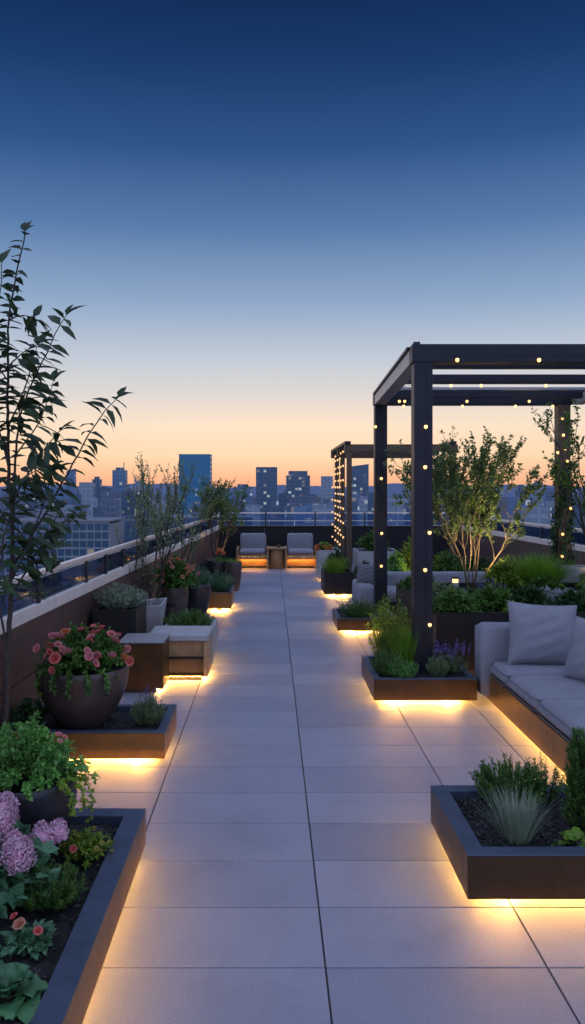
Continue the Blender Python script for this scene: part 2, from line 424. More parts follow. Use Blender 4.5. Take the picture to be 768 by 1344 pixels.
def leaves_on(rng, F, tips, per_m, ll, lw, tmpl=LEAF2, droop=.15, minn=3):
    P, D, U = [], [], []
    for pts, dep in tips:
        ln = np.linalg.norm(pts[-1]-pts[0]); n = max(minn, int(per_m*ln*(1 if dep == 0 else .55)))
        t = rng.uniform(.1 if dep == 0 else .45, 1.02, n)
        pp = np.stack([np.interp(t, np.linspace(0, 1, len(pts)), pts[:, j]) for j in range(3)], 1)
        sd = nrm(pts[-1]-pts[0]); r_ = rng.normal(0, 1, (n, 3))
        dd = sd*.55+r_*.6; dd[:, 2] -= droop
        P.append(pp); D.append(dd); U.append(np.array([0, 0, 1.])+rng.normal(0, .5, (n, 3)))
    P, D, U = map(np.concatenate, (P, D, U)); n = len(P)
    put_leaves(F, P, D, U, ll*rng.uniform(.55, 1.2, n), lw*rng.uniform(.7, 1.2, n), tmpl, rng.uniform(0, .3, n))

SEED = [100]
def rg():
    SEED[0] += 1; return np.random.default_rng(SEED[0])

def plant(name, label, cat, loc, gen, mats, group=None):
    t = thing(name, label, cat, loc, 0, group)
    S, F = gen
    if S is not None and S.n: S.build('stem', mats[1], t)
    F.build('foliage', mats[0], t)
    return t

# ------------------------------------------------------------------ setting: floor
fl = MB().box(-1.95, 5.2, -3, 17.75, -.5, -.006); fl = fl.build('terrace_slab', GROUT); tag(fl, kind='structure')
F = MB()
xs = [-2.18, -1.393, -.603, .187, .95, 1.53, 2.32, 3.11, 3.9, 4.7, 5.2]
y = 2.784-.4*14
GAP = .0034
tr = np.random.default_rng(3)
while y < 17.6:
    y1 = min(y+.4, 17.62)
    for a, b in zip(xs[:-1], xs[1:]):
        x0, x1 = max(a, -1.9)+GAP, b-GAP
        if x1-x0 < .05: continue
        c = .0012; z = 0; z0 = -.02
        q0, q1 = y+GAP*.9, y1-GAP*.9
        V = [(x0,q0,z0),(x1,q0,z0),(x1,q1,z0),(x0,q1,z0),(x0,q0,z-c),(x1,q0,z-c),(x1,q1,z-c),(x0,q1,z-c),(x0+c,q0+c,z),(x1-c,q0+c,z),(x1-c,q1-c,z),(x0+c,q1-c,z)]
        Q = [(8,9,10,11)]
        for k in range(4):
            k2 = (k+1) % 4; Q += [(k,k2,4+k2,4+k),(4+k,4+k2,8+k2,8+k)]
        F.add(V, quads=Q)
    y += .4
tag(F.build('paving', TILE), kind='structure')

# ------------------------------------------------------------------ parapets and railings
def LX(y): return -1.88+.0435*y
def RX(y): return 4.93-.048*y

def parapet(name, label, X, sgn, y0, y1, joints):
    w = thing(name, label, 'wall', (X(y0), y0, 0))
    ox, oy = X(y0), y0
    th = .16*sgn
    P = MB()
    js = [y0]+[j for j in joints if y0 < j < y1]+[y1]
    for a, b in zip(js[:-1], js[1:]):
        for z0, z1 in ((.02, .37), (.378, .75)):
            a2, b2 = a+.006, b-.006
            x0, x1 = X(a2)-ox, X(b2)-ox
            c = [(x0, a2-oy, 0), (x0+th, a2-oy, 0), (x1+th, b2-oy, 0), (x1, b2-oy, 0)]
            if sgn < 0: c = [c[1], c[0], c[3], c[2]]
            P.hexa([(p[0], p[1], z0) for p in c], [(p[0], p[1], z1) for p in c])
    P.build('panel', WALLP, w, bevel=.002)
    K = MB(); i = .02*sgn
    c = [(X(y0)-ox+i, 0, 0), (X(y0)-ox+th, 0, 0), (X(y1)-ox+th, y1-oy, 0), (X(y1)-ox+i, y1-oy, 0)]
    if sgn < 0: c = [c[1], c[0], c[3], c[2]]
    K.hexa([(p[0], p[1], 0) for p in c], [(p[0], p[1], .745) for p in c]); K.build('backing', POSTM, w)
    for nm, mt, i0, i1, z0_, z1_ in (('coping', CAPM, -.012, .034, .75, .835), ('dark_cap', POSTM, .0345, .175, .752, .825)):
        i0 *= sgn; i1 *= sgn; C = MB()
        c = [(X(y0)-ox+i0, 0, 0), (X(y0)-ox+i1, 0, 0), (X(y1)-ox+i1, y1-oy, 0), (X(y1)-ox+i0, y1-oy, 0)]
        if sgn < 0: c = [c[1], c[0], c[3], c[2]]
        C.hexa([(p[0], p[1], z0_) for p in c], [(p[0], p[1], z1_) for p in c]); C.build(nm, mt, w, bevel=.004)
    return w

def railing(name, label, X, sgn, y0, y1, posts):
    w = thing(name, label, 'railing', (X(y0), y0, .835)); ox, oy = X(y0), y0; m = .014*sgn
    for p in posts:
        b = MB(); x = X(p)-ox+m; b.box(x-.012, x+.012, p-oy-.026, p-oy+.026, -.002, .187); b.build('post', POSTM, w, bevel=.003)
    G = MB()
    for a, b in zip(posts[:-1], posts[1:]):
        x0, x1 = X(a)-ox+m, X(b)-ox+m
        G = MB(); G.hexa([(x0-.004, a-oy+.03, .012), (x0+.004, a-oy+.03, .012), (x1+.004, b-oy-.03, .012), (x1-.004, b-oy-.03, .012)],
                         [(x0-.004, a-oy+.03, .174), (x0+.004, a-oy+.03, .174), (x1+.004, b-oy-.03, .174), (x1-.004, b-oy-.03, .174)])
        G.build('glass_pane', GLASS, w)
    Rr = MB(); x0, x1 = X(y0)-ox+m, X(y1)-ox+m
    Rr.hexa([(x0-.024, 0, .188), (x0+.024, 0, .188), (x1+.024, y1-oy, .188), (x1-.024, y1-oy, .188)],
            [(x0-.024, 0, .232), (x0+.024, 0, .232), (x1+.024, y1-oy, .232), (x1-.024, y1-oy, .232)])
    Rr.build('handrail', RAILM, w, bevel=.008)
    return w
jl = [.1, 1.35, 2.6, 3.85, 5.02, 6.27, 7.25, 8.35, 9.6, 10.85, 12.1, 13.35, 14.6, 15.85]
parapet('parapet_wall', 'brown panelled parapet wall with pale coping along the left edge of the terrace', LX, -1, -2.5, 17.45, jl)
railing('glass_railing', 'metal handrail with dark posts and glass on the left parapet behind the flower pots', LX, -1, -2.5, 17.4, [-1.8, -.55, .7, 1.95, 3.2, 4.45, 5.72, 6.97, 7.65, 8.35, 9.5, 10.75, 12, 13.25, 14.5, 15.75, 17])
jr = [-1, .5, 2, 3.5, 5, 6.5, 8, 9.5, 11, 12.5, 14, 15.5]
parapet('parapet_wall', 'brown panelled parapet wall along the right edge behind the ornamental grass', RX, 1, -2.5, 17.45, jr)
railing('glass_railing', 'metal handrail and posts on the right parapet beyond the lit small tree', RX, 1, -2.5, 17.4, [-1, .5, 2, 3.5, 5, 6.5, 8, 9.5, 11.0, 12.95, 14.5, 16, 17.2])
w = thing('back_wall', 'low black wall closing the far end behind the two armchairs', 'wall', (1.5, 17.68, 0))
for k in range(5):
    MB().box(-2.75+k*1.1+.004, -2.75+(k+1)*1.1-.004, -.07, .07, 0, .79).build('panel', BACKW, w, bevel=.003)
MB().box(-2.78, 2.78, -.09, .09, .79, .82).build('coping', POSTM, w, bevel=.004)
w = thing('glass_railing', 'clear glass balustrade with thin rails on top of the black end wall', 'railing', (1.5, 17.68, .82))
for k in range(6):
    x = -2.7+k*1.08; MB().box(x-.014, x+.014, -.02, .02, 0, .30).build('post', POSTM, w)
    if k < 5: MB().box(x+.02, x+1.06, -.005, .005, .015, .255).build('glass_pane', GLASS, w)
MB().box(-2.75, 2.75, -.02, .02, .262, .288).build('handrail', RAILM, w, bevel=.005)
MB().box(-2.75, 2.75, -.012, .012, .10, .114).build('lower_rail', RAILM, w)

# ------------------------------------------------------------------ planter boxes with LED plinth
def planter(label, x0, x1, y0, y1, z1, mat=BRONZE, rim=.085, z0=.042, led='fblr', soil_z=.035, chips=0, ledmat=LED, name='planter_box', inset=.19, soil=True):
    cx, cy = (x0+x1)/2, (y0+y1)/2
    t = thing(name, label, 'planter', (cx, cy, 0))
    a, b, c, d = x0-cx, x1-cx, y0-cy, y1-cy
    ring = lambda i, z: [(a+i, c+i, z), (b-i, c+i, z), (b-i, d-i, z), (a+i, d-i, z)]
    zi = z1-soil_z-.06
    zr = z1-.006
    R_ = ring(.0, zr)+ring(-.0015, zr+.001)+ring(-.0015, z1)+ring(rim, z1)+ring(rim, zi); Q = []
    for lv in range(4):
        for k in range(4):
            k2 = (k+1) % 4; Q.append((lv*4+k, lv*4+k2, (lv+1)*4+k2, (lv+1)*4+k))
    MB().add(R_, quads=Q).build('rim', RIM if mat in (BRONZE, CHAR) else mat, t, bevel=.002)
    V = ring(rim, z0)+ring(0, z0)+ring(0, zr-.001)
    Q = []
    for lv in range(2):
        for k in range(4):
            k2 = (k+1) % 4; Q.append((lv*4+k, lv*4+k2, (lv+1)*4+k2, (lv+1)*4+k))
    Q.append((0, 3, 2, 1))
    MB().add(V, quads=Q).build('shell', mat, t, bevel=.0035)
    pi_ = min(.21, (b-a)*.37, (d-c)*.37); MB().box(a+pi_, b-pi_, c+pi_, d-pi_, 0, z0-.002).build('plinth', POSTM, t)
    i = inset; w_ = .012; zz0, zz1 = z0-.010, z0-.002
    i = min(i, (b-a)*.33, (d-c)*.33); e = i*.45; Ls = MB()
    if 'f' in led: Ls.box(a+e, b-e, c+i, c+i+w_, zz0, zz1)
    if 'b' in led: Ls.box(a+e, b-e, d-i-w_, d-i, zz0, zz1)
    if 'l' in led: Ls.box(a+i, a+i+w_, c+e, d-e, zz0+.0013, zz1+.0013)
    if 'r' in led: Ls.box(b-i-w_, b-i, c+e, d-e, zz0+.0013, zz1+.0013)
    if Ls.n: Ls.build('led_strip', ledmat, t)
    if soil:
        rr = np.random.default_rng(int(abs(x0*1000+y0*77))+5)
        nx, ny = max(6, int((b-a)/.03)), max(6, int((d-c)/.03))
        gx, gy = np.meshgrid(np.linspace(a+rim+.001, b-rim-.001, nx), np.linspace(c+rim+.001, d-rim-.001, ny))
        gz = z1-soil_z+rr.normal(0, .006, gx.shape)+.008*np.sin(gx*9+gy*7)
        V = np.stack([gx, gy, gz], -1).reshape(-1, 3)
        I = np.arange(nx*ny).reshape(ny, nx)
        Q = np.stack([I[:-1, :-1], I[:-1, 1:], I[1:, 1:], I[1:, :-1]], -1).reshape(-1, 4)
        so = MB().add(V, quads=Q).build('soil', SOIL, t, smooth=True)
        if chips:
            n = chips; p = np.stack([rr.uniform(a+rim+.01, b-rim-.01, n), rr.uniform(c+rim+.01, d-rim-.01, n), z1-soil_z+rr.uniform(.002, .012, n)], 1)
            M = MB(); dd = rr.normal(0, 1, (n, 3)); dd[:, 2] *= .3
            put_leaves(M, p, dd, np.array([0, 0, 1.])+rr.normal(0, .4, (n, 3)), rr.uniform(.012, .034, n), rr.uniform(.008, .016, n), LEAF2, 0)
            tag(M.build('bark_mulch', CHIP, t), kind='stuff')
    return t

planter('long low bronze planter box in the near left corner holding pink hydrangeas', -1.52, -.565, 1.5, 3.65, .205, chips=1500)
planter('low bronze planter box under the big brown pot of pink flowers', -1.62, -.632, 4.8, 5.42, .20, chips=500, rim=.05, led='flr')
planter('low bronze planter box in the right foreground with dark mulch and a grey grass tuft', .767, 1.62, 3.16, 3.90, .217, mat=CHAR, chips=1200, rim=.075)
planter('low bronze planter box at the foot of the front pergola post beside the sofa', .776, 1.555, 6.11, 6.96, .207, mat=CHAR, chips=500, rim=.05)
planter('small low bronze planter box on the right before the grey sofa end', .744, 1.42, 9.1, 9.86, .18, mat=CHAR, rim=.04)
planter('taller black planter box with yellowish grasses below the string lit lattice post', .80, 1.26, 12.2, 13.0, .36, mat=BLACKM, rim=.04)
planter('big black raised planter bed behind the corner sofa under the small lit tree', 1.45, 4.15, 7.12, 9.4, .55, mat=BLACKM, rim=.05, led='', z0=.0, soil_z=.05)
planter('black planter bed of green bushes seen between the two front pergola posts', 1.5, 3.3, 11.3, 12.3, .36, mat=BLACKM, rim=.04, led='', z0=0)
planter('black planter box of grey rosemary against the left parapet', -1.53, -1.155, 6.92, 7.5, .60, mat=BLACKM, rim=.03, led='r')
planter('pale planter behind the bench seat holding a dark green juniper', -1.0, -.53, 7.36, 8.0, .36, mat=CONC, rim=.04, led='r')
planter('golden lit planter box of blue green herbs beside the brown pots', -.86, -.526, 10.76, 11.5, .26, rim=.03)
planter('square dark planter in the gap by the young tree at the left parapet', -1.62, -1.16, 3.92, 4.4, .22, mat=BLACKM, rim=.03, led='', z0=0)
planter('dark trough at the foot of the left parapet saplings', -1.45, -1.12, 9.0, 9.42, .3, mat=BLACKM, rim=.03, led='', z0=0)
planter('dark trough at the far left corner holding the bushy tree', -1.22, -.7, 14.3, 15.2, .3, mat=BLACKM, rim=.04, led='r', ledmat=LED2)
planter('pale blue grey concrete trough left of the string lit lattice post', .84, 1.22, 14.2, 15.0, .55, mat=CONC, rim=.04, led='l', ledmat=LED2)
planter('wide pale concrete trough inside the far pergola', 1.55, 2.3, 14.6, 15.4, .50, mat=CONC, rim=.04, led='', z0=0)
planter('weathered grey concrete planter block beside the ornamental grass', 3.36, 3.75, 9.45, 9.75, .72, mat=CONC, rim=.04, led='', z0=0)

# tapered pale planter with dead stems
t = thing('tapered_planter', 'pale grey flared planter with bare stems between the rosemary box and roses', 'planter', (-1.2, 8.0, 0))
V = [(-.11,-.13,0),(.07,-.13,0),(.07,.13,0),(-.11,.13,0),(-.13,-.2,.50),(.15,-.2,.52),(.15,.18,.54),(-.13,.18,.52),(-.11,-.17,.498),(.13,-.17,.518),(.13,.15,.538),(-.11,.15,.518),(-.11,-.16,.42),(.11,-.16,.42),(.11,.15,.42),(-.11,.15,.42)]
Q = [(0,3,2,1)]
for lv in range(3):
    for k in range(4): k2 = (k+1) % 4; Q.append((lv*4+k, lv*4+k2, (lv+1)*4+k2, (lv+1)*4+k))
MB().add(V, quads=Q).build('shell', CONC, t, bevel=.004)
MB().box(-.108, .108, -.158, .148, .40, .43).build('soil', SOIL, t)
rng = rg(); W = MB(); tp = []
for k in range(7): grow(rng, W, tp, np.array([rng.uniform(-.06, .06), rng.uniform(-.08, .08), .0]), nrm(np.array([rng.normal(0, .2), rng.normal(0, .2), 1])), .22, .003, 1, [2], .5)
q = thing('bare_twigs', 'thin dry twigs standing in the pale flared planter', 'plant', (-1.2, 8.0, .43))
W.build('stem', DKSTEM, q); f_ = MB(); leaves_on(rng, f_, tp, 12, .02, .01); f_.build('foliage', G_OLIVE, q)

# ------------------------------------------------------------------ round pots
def pot(label, x, y, z, r, h, mat, base=.55, belly=.0, soilz=.03):
    t = thing('plant_pot', label, 'pot', (x, y, z))
    b = r*base; pr = [(1e-4, 0), (b*.92, 0), (b, .008)]
    for k in range(1, 12):
        s = k/11; pr.append((b+(r-b)*math.sin(s*math.pi/2)**(.9)+belly*r*math.sin(s*math.pi), .008+(h-.008)*s))
    pr += [(r-.004, h+.004), (r-.018, h+.002), (r-.024, h-.01), (r-.03, h-soilz-.02)]
    MB().lathe(pr, 56).build('bowl', mat, t, smooth=True)
    MB().lathe([(1e-4, h-soilz+.004), (r*.5, h-soilz+.002), (r-.026, h-soilz)], 40).build('soil', SOIL, t, smooth=True)
    return t
pot('big brown bowl shaped pot of pink and coral flowers', -1.19, 5.12, .162, .285, .36, POTB, .52, .03)
pot('black round pot with bushy green leaves in the near left planter', -1.0, 3.3, .165, .205, .31, POTK, .66, .03)
pot('brown round pot holding the apricot rose bush', -1.16, 9.6, 0, .175, .48, POTB, .5, .07)
pot('darker brown round pot right behind the rose pot', -.93, 10.2, 0, .165, .44, POTK, .55, .07)
pot('tall tapered pot lit from below beside the far path edge', -.59, 13.0, 0, .118, .46, POTB, .62, .03)
pot('wide dark tub with an orange flower beyond the blue green herbs', -.88, 13.15, 0, .165, .47, POTK, .8, .02)

# ------------------------------------------------------------------ plants
def flowers_on(t, protos, spots):
    """protos: list of flower objects (first use moves the object itself), spots: (loc, rot, scale, which)"""
    used = set()
    for loc, rot, sc, w in spots:
        o = protos[w]
        if w not in used:
            used.add(w); o.parent = t; o.location = loc; o.rotation_euler = rot; o.scale = (sc,)*3
        else:
            child_copy(o, t, loc, rot, sc)

def dome_spots(rng, n, Rx, H, z0, which, smin=.8, smax=1.2, facing=True, zmin=.15):
    out = []
    for i in range(n):
        for _ in range(50):
            a = rng.uniform(0, 6.283); el = math.asin(rng.uniform(zmin, .98))
            if facing and math.sin(a) > .45 and rng.uniform() < .75: continue
            break
        x, y_, z = Rx*math.cos(a)*math.cos(el), Rx*math.sin(a)*math.cos(el), H*math.sin(el)
        out.append(((x*1.02, y_*1.02, z0+z*1.04), (-(y_/Rx)*-1*.0 - math.sin(a)*math.cos(el)*1.1, math.cos(a)*math.cos(el)*1.1, rng.uniform(0, 6)), rng.uniform(smin, smax), rng.choice(which)))
    return out

# pot of pink flowers
rng = rg()
t = plant('flowering_shrub', 'dense flowering shrub with pink and coral blooms filling the big brown pot', 'flowers', (-1.19, 5.12, .49),
          shrub(rng, .31, .27, 190, 34, .034, .021, droop=.28), (G_MID, STEM))
for a in (-1.9, -1.6, -1.25, -2.3, -.9):       # trailing shoots over the pot rim
    F2 = MB()
    p0 = np.array([math.cos(a)*.26, math.sin(a)*.26, .05]); p1 = np.array([math.cos(a)*.36, math.sin(a)*.36, .03]); p2 = np.array([math.cos(a)*.315, math.sin(a)*.315, -rng.uniform(.04, .1)])
    pts = bez(p0, p1, p2, 6); F2.tube(pts, .0018, 4)
    n = 40; tt = rng.uniform(0, 1, n); pp = np.stack([np.interp(tt, np.linspace(0, 1, 6), pts[:, j]) for j in range(3)], 1)
    put_leaves(F2, pp, rng.normal(0, 1, (n, 3))+np.array([0, 0, -.4]), np.array([math.cos(a), math.sin(a), .5])+rng.normal(0, .3, (n, 3)), .03, .02, LEAF2, .2)
    F2.build('trailing_shoot', G_MID, t)
protos = [rose(rng, .033).build('flower', m, None) for m in (ROSEP, ROSEK, ROSEO)]
sp = dome_spots(rng, 30, .31, .27, 0, [0, 1, 1, 1], .75, 1.1, True, .45) + [((-.10, -.28, .14), (1.0, -.2, 0), 1.25, 0), ((-.12, -.29, .07), (1.2, -.2, 1), .8, 0),
      ((.10, -.27, .15), (1.0, .3, 0), .95, 1), ((.145, -.25, .155), (.9, .3, 2), .95, 1), ((.14, -.275, .11), (1.1, .3, 1), .9, 1), ((.285, -.13, .11), (.8, 1.0, 2), 1.05, 2), ((.31, -.10, .085), (.8, 1.1, 0), 1.0, 0), ((-.08, -.12, .27), (.3, 0, 0), 1.0, 2), ((-.24, -.18, .18), (.8, -.6, 0), .9, 1)]
flowers_on(t, protos, sp)

# near left pot and planter
rng = rg()
t = plant('leafy_plant', 'bushy bright green plant spilling from the black near left pot', 'plant', (-1.0, 3.3, .44),
          shrub(rng, .245, .25, 150, 38, .026, .017, droop=.25), (G_FRESH, STEM))
for a in (-.6, -.35, -.1):
    F2 = MB()
    p0 = np.array([math.cos(a)*.18, math.sin(a)*.18, .05]); p1 = np.array([math.cos(a)*.31, math.sin(a)*.31, .04]); p2 = np.array([math.cos(a)*.27, math.sin(a)*.27, -rng.uniform(.05, .14)])
    pts = bez(p0, p1, p2, 6); F2.tube(pts, .0016, 4); n = 60; tt = rng.uniform(0, 1, n)
    pp = np.stack([np.interp(tt, np.linspace(0, 1, 6), pts[:, j]) for j in range(3)], 1)
    put_leaves(F2, pp, rng.normal(0, 1, (n, 3))+np.array([0, 0, -.4]), np.array([math.cos(a), math.sin(a), .5])+rng.normal(0, .3, (n, 3)), .023, .016, LEAF2, .2)
    F2.build('trailing_shoot', G_LIME, t)
protos = [rose(rng, .014).build('flower', ROSEK, None)]
flowers_on(t, protos, [((.16, -.1, .235), (.3, .2, 0), 1, 0), ((.185, -.1, .225), (.3, .5, 0), .9, 0), ((.172, -.12, .215), (.6, .3, 0), .8, 0)])

rng = rg()
t = plant('hydrangea', 'lilac pink hydrangea with cone shaped flower heads in the near left planter', 'flowers', (-.93, 2.88, .17),
          shrub(rng, .20, .24, 46, 12, .06, .036, tmpl=LEAF6), (G_BLUE, STEM))
for i, (x, y_, z, rx, rz) in enumerate([(.055, -.09, .225, .047, .066), (-.035, -.03, .315, .05, .075), (.085, .10, .195, .038, .044), (.135, .14, .20, .028, .032), (-.13, -.1, .27, .05, .07), (-.06, .13, .28, .045, .06), (-.2, .05, .24, .05, .07)]):
    o = floret_head(rng, rx, rz, 230, .012).build('flower_head', HYDR, t); o.location = (x, y_, z); o.rotation_euler = (rng.uniform(-.3, .3), rng.uniform(-.3, .3), 0)
rng = rg()
plant('needle_shrub', 'dark green needle leaved tuft in the near left planter', 'plant', (-.775, 2.86, .172), needles(rng, .115, .15, 130, 46, .020, .0032), (G_MID, STEM))
rng = rg()
t = plant('flowering_shrub', 'small yellow green shrub with tiny yellow blooms by the planter rim', 'flowers', (-.735, 3.2, .172), shrub(rng, .105, .13, 60, 22, .022, .012), (G_LIME, STEM))
protos = [rose(rng, .011).build('flower', YELP, None), rose(rng, .016).build('flower', ROSEP, None)]
flowers_on(t, protos, dome_spots(rng, 18, .105, .13, 0, [0]) + [((-.02, -.11, .10), (1, 0, 0), 1, 1)])
rng = rg()
t = plant('broad_leaf_plant', 'large leaved teal green plant at the very front of the left planter', 'plant', (-.77, 2.33, .165), rosette(rng, 22, .19, .085, (.25, 1.25)), (G_BIG, STEM))
for c in t.children:
    c.data.polygons.foreach_set('use_smooth', np.full(len(c.data.polygons), True))
rng = rg()
t = plant('broad_leaf_plant', 'second large leaved plant at the left planter bottom edge behind the front one', 'plant', (-.95, 2.5, .165), rosette(rng, 18, .2, .09, (.3, 1.3)), (G_BIG, STEM))
for c in t.children:
    c.data.polygons.foreach_set('use_smooth', np.full(len(c.data.polygons), True))
rng = rg()
t = plant('bedding_flower', 'low bedding plant with small coral flowers between mulch and large leaves', 'flowers', (-.775, 2.6, .168), shrub(rng, .075, .07, 26, 9, .038, .024, tmpl=LEAF6), (G_BLUE, STEM))
protos = [rose(rng, .017).build('flower', ROSEP, None), rose(rng, .019).build('flower', ROSEA, None)]
flowers_on(t, protos, [((.035, -.03, .075), (.5, .2, 0), 1, 0), ((-.03, -.01, .085), (.5, -.2, 0), 1.2, 1), ((-.06, .03, .09), (.2, -.4, 0), .9, 0)])
rng = rg()
plant('low_groundcover', 'sparse dark leaved groundcover in the shade left of the big brown pot', 'plant', (-1.5, 4.97, .165), shrub(rng, .13, .17, 30, 16, .045, .022, tmpl=LEAF6), (G_DARK, DKSTEM))
rng = rg()
t = thing('lavender_plant', 'pale sage green lavender tuft in the box under the big pot', 'plant', (-.77, 5.06, .163))
S_, F_ = needles(rng, .115, .19, 110, 34, .026, .0042, lean=.45, up=.9); S_.build('stem', STEM, t); F_.build('foliage', G_SAGE, t)
spike = spike_mesh(rng, .035, .008).build('flower_spike', LAVP, None)
flowers_on(t, [spike], [((rng.uniform(-.06, .05), rng.uniform(-.03, .06), rng.uniform(.17, .21)), (rng.uniform(-.2, .2), rng.uniform(-.2, .2), 0), 1, 0) for _ in range(9)])

# left row
rng = rg(); plant('rosemary_shrub', 'grey green rosemary mound overflowing the black box by the left parapet', 'plant', (-1.34, 7.2, .57), needles(rng, .24, .23, 230, 34, .03, .005, lean=.6), (G_GREY, STEM))
rng = rg(); plant('juniper', 'spreading dark green juniper behind the bench seat', 'plant', (-.77, 7.62, .33), needles(rng, .25, .17, 170, 34, .03, .005, lean=.6), (G_MID, DKSTEM))
rng = rg()
t = plant('rose_bush', 'apricot and orange rose bush in the brown pot by the left parapet', 'flowers', (-1.16, 9.6, .46), shrub(rng, .33, .36, 150, 26, .038, .024, droop=.3), (G_MID, STEM))
protos = [rose(rng, .034).build('flower', m, None) for m in (ROSEA, ROSEO, ROSEK)]
flowers_on(t, protos, dome_spots(rng, 26, .33, .36, 0, [0, 0, 1, 2], .8, 1.25))
rng = rg(); plant('herb_plant', 'blue green herbs bushing from the darker round pot', 'plant', (-.93, 10.2, .42), needles(rng, .20, .24, 120, 30, .032, .0065, lean=.6), (G_BLUE, STEM))
rng = rg(); plant('herb_plant', 'blue green herbs filling the golden lit planter box', 'plant', (-.70, 11.1, .225), needles(rng, .20, .3, 120, 30, .034, .0065, lean=.6), (G_BLUE, STEM))
rng = rg()
t = plant('tulip', 'single orange flower rising from the wide dark tub', 'flowers', (-.83, 13.1, .44), grass(rng, 120, .12, .10, .8, .007) and (None, grass(rng, 150, .12, .10, .8, .007)), (G_MID, STEM))
MB().tube([(0, 0, 0), (.01, 0, .12), (.0, 0, .2)], .004, 5).build('stem', STEM, t)
protos = [rose(rng, .045).build('flower', ROSEO, None)]
flowers_on(t, protos, [((0, 0, .2), (.6, 0, 0), 1.1, 0), ((.05, .02, .15), (.8, .4, 0), .9, 0), ((-.04, .02, .16), (.8, -.4, 0), .8, 0)])
rng = rg(); plant('grass_tuft', 'short green grasses topping the tall tapered pot', 'plant', (-.59, 13.0, .43), (None, grass(rng, 160, .09, .09, .9, .006)), (G_GRASS, STEM))

# right foreground box
rng = rg(); plant('yew_shrub', 'spreading dark green yew at the back of the right foreground box', 'plant', (1.10, 3.72, .185), needles(rng, .19, .22, 120, 60, .026, .0055, lean=.55, up=.7), (G_MID, DKSTEM))
rng = rg(); plant('rosemary_shrub', 'upright dark rosemary sprigs beside the yew in the foreground box', 'plant', (1.25, 3.74, .185), needles(rng, .10, .24, 20, 90, .019, .006, lean=.75, up=.5), (G_MID, DKSTEM))
rng = rg(); plant('ornamental_grass', 'silvery grey fescue tuft in the right foreground box', 'grass', (1.02, 3.37, .182), (None, grass(rng, 560, .055, .185, .6, .0028, .5)), (G_GREY, STEM))
rng = rg(); plant('columnar_conifer', 'narrow green conifer at the right edge of the foreground box', 'tree', (1.345, 3.5, .18), needles(rng, .085, .40, 260, 46, .02, .005, lean=.5, up=.6, col=True), (G_MID, DKSTEM))
rng = rg()
t = plant('broad_leaf_plant', 'bright green strappy leaved plant below the narrow conifer', 'plant', (1.255, 3.33, .18), rosette(rng, 15, .13, .045, (.25, 1.1)), (G_GRASS, STEM))

# pergola foot box
rng = rg(); plant('feathery_shrub', 'tall yellow green feathery shrub lit at the front pergola post', 'plant', (.985, 6.72, .17), needles(rng, .20, .60, 130, 50, .036, .008, lean=.6, up=.6), (G_LIME, STEM))
rng = rg(); plant('ornamental_grass', 'upright column of green grass behind the front pergola post', 'grass', (1.06, 6.5, .17), (None, grass(rng, 380, .06, .36, .28, .005, .3)), (G_GRASS, STEM))
rng = rg(); plant('thyme_bush', 'rounded green thyme bush at the left corner of the pergola box', 'plant', (.925, 6.36, .17), needles(rng, .15, .22, 120, 38, .022, .005, lean=.6), (G_MID, STEM))
rng = rg(); plant('thyme_bush', 'fresher green thyme bush nearest the front edge of the pergola box', 'plant', (1.01, 6.24, .17), needles(rng, .12, .18, 120, 38, .02, .005, lean=.6), (G_FRESH, STEM))
def lavender(label, loc, R0, H, stems, nsp):
    rng = rg(); t = thing('lavender_plant', label, 'flowers', loc)
    S_, F_ = needles(rng, R0, H, stems, 34, .026, .0042, lean=.45, up=.9); S_.build('stem', STEM, t); F_.build('foliage', G_SAGE, t)
    sp = spike_mesh(rng, .07, .011).build('flower_spike', LAVP, None)
    SS = MB(); spots = []
    for _ in range(nsp):
        a = rng.uniform(0, 6.28); q = math.sqrt(rng.uniform(0, 1)); x, y_ = math.cos(a)*q*R0*1.1, math.sin(a)*q*R0*1.1
        z = H*rng.uniform(1.0, 1.5)*(1-.25*q); spots.append(((x, y_, z), (-y_*1.2, x*1.2, 0), rng.uniform(.75, 1.2), 0)); SS.tube([(x*.5, y_*.5, 0), (x*.9, y_*.9, z*.6), (x, y_, z)], .0016, 4)
    SS.build('flower_stem', STEM, t); flowers_on(t, [sp], spots)
lavender('purple lavender in bloom between the front post and the sofa', (1.42, 6.45, .17), .14, .16, 70, 46)
rng = rg(); plant('lavender_plant', 'grey green lavender tuft without blooms right of the front post', 'plant', (1.29, 6.3, .17), needles(rng, .085, .16, 90, 34, .026, .0042, lean=.45, up=.9), (G_SAGE, STEM))

# small boxes right
rng = rg(); plant('herb_plant', 'dark green herb clump in the small low box before the sofa end', 'plant', (1.0, 9.4, .14), needles(rng, .24, .22, 120, 34, .03, .006, lean=.6), (G_MID, STEM))
rng = rg(); plant('ornamental_grass', 'yellowish grasses in the taller black planter box', 'grass', (.98, 12.5, .32), (None, grass(rng, 420, .14, .28, .7, .007, .5)), (G_LIME, STEM))
rng = rg(); plant('shrub', 'dark leafy shrub behind the grasses in the taller black box', 'plant', (1.05, 12.8, .32), shrub(rng, .2, .34, 60, 24, .05, .028), (G_DARK, DKSTEM))
rng = rg()
t = plant('marigold', 'small orange flowering plant in the pale trough near the right armchair', 'flowers', (.93, 14.4, .51), shrub(rng, .13, .16, 40, 14, .05, .03), (G_LIME, STEM))
protos = [rose(rng, .05).build('flower', ROSEO, None)]
flowers_on(t, protos, dome_spots(rng, 10, .13, .16, 0, [0]))
rng = rg(); plant('shrub', 'green shrub in the wide trough inside the far pergola', 'plant', (1.9, 15.0, .45), shrub(rng, .3, .4, 70, 24, .06, .034), (G_MID, DKSTEM))

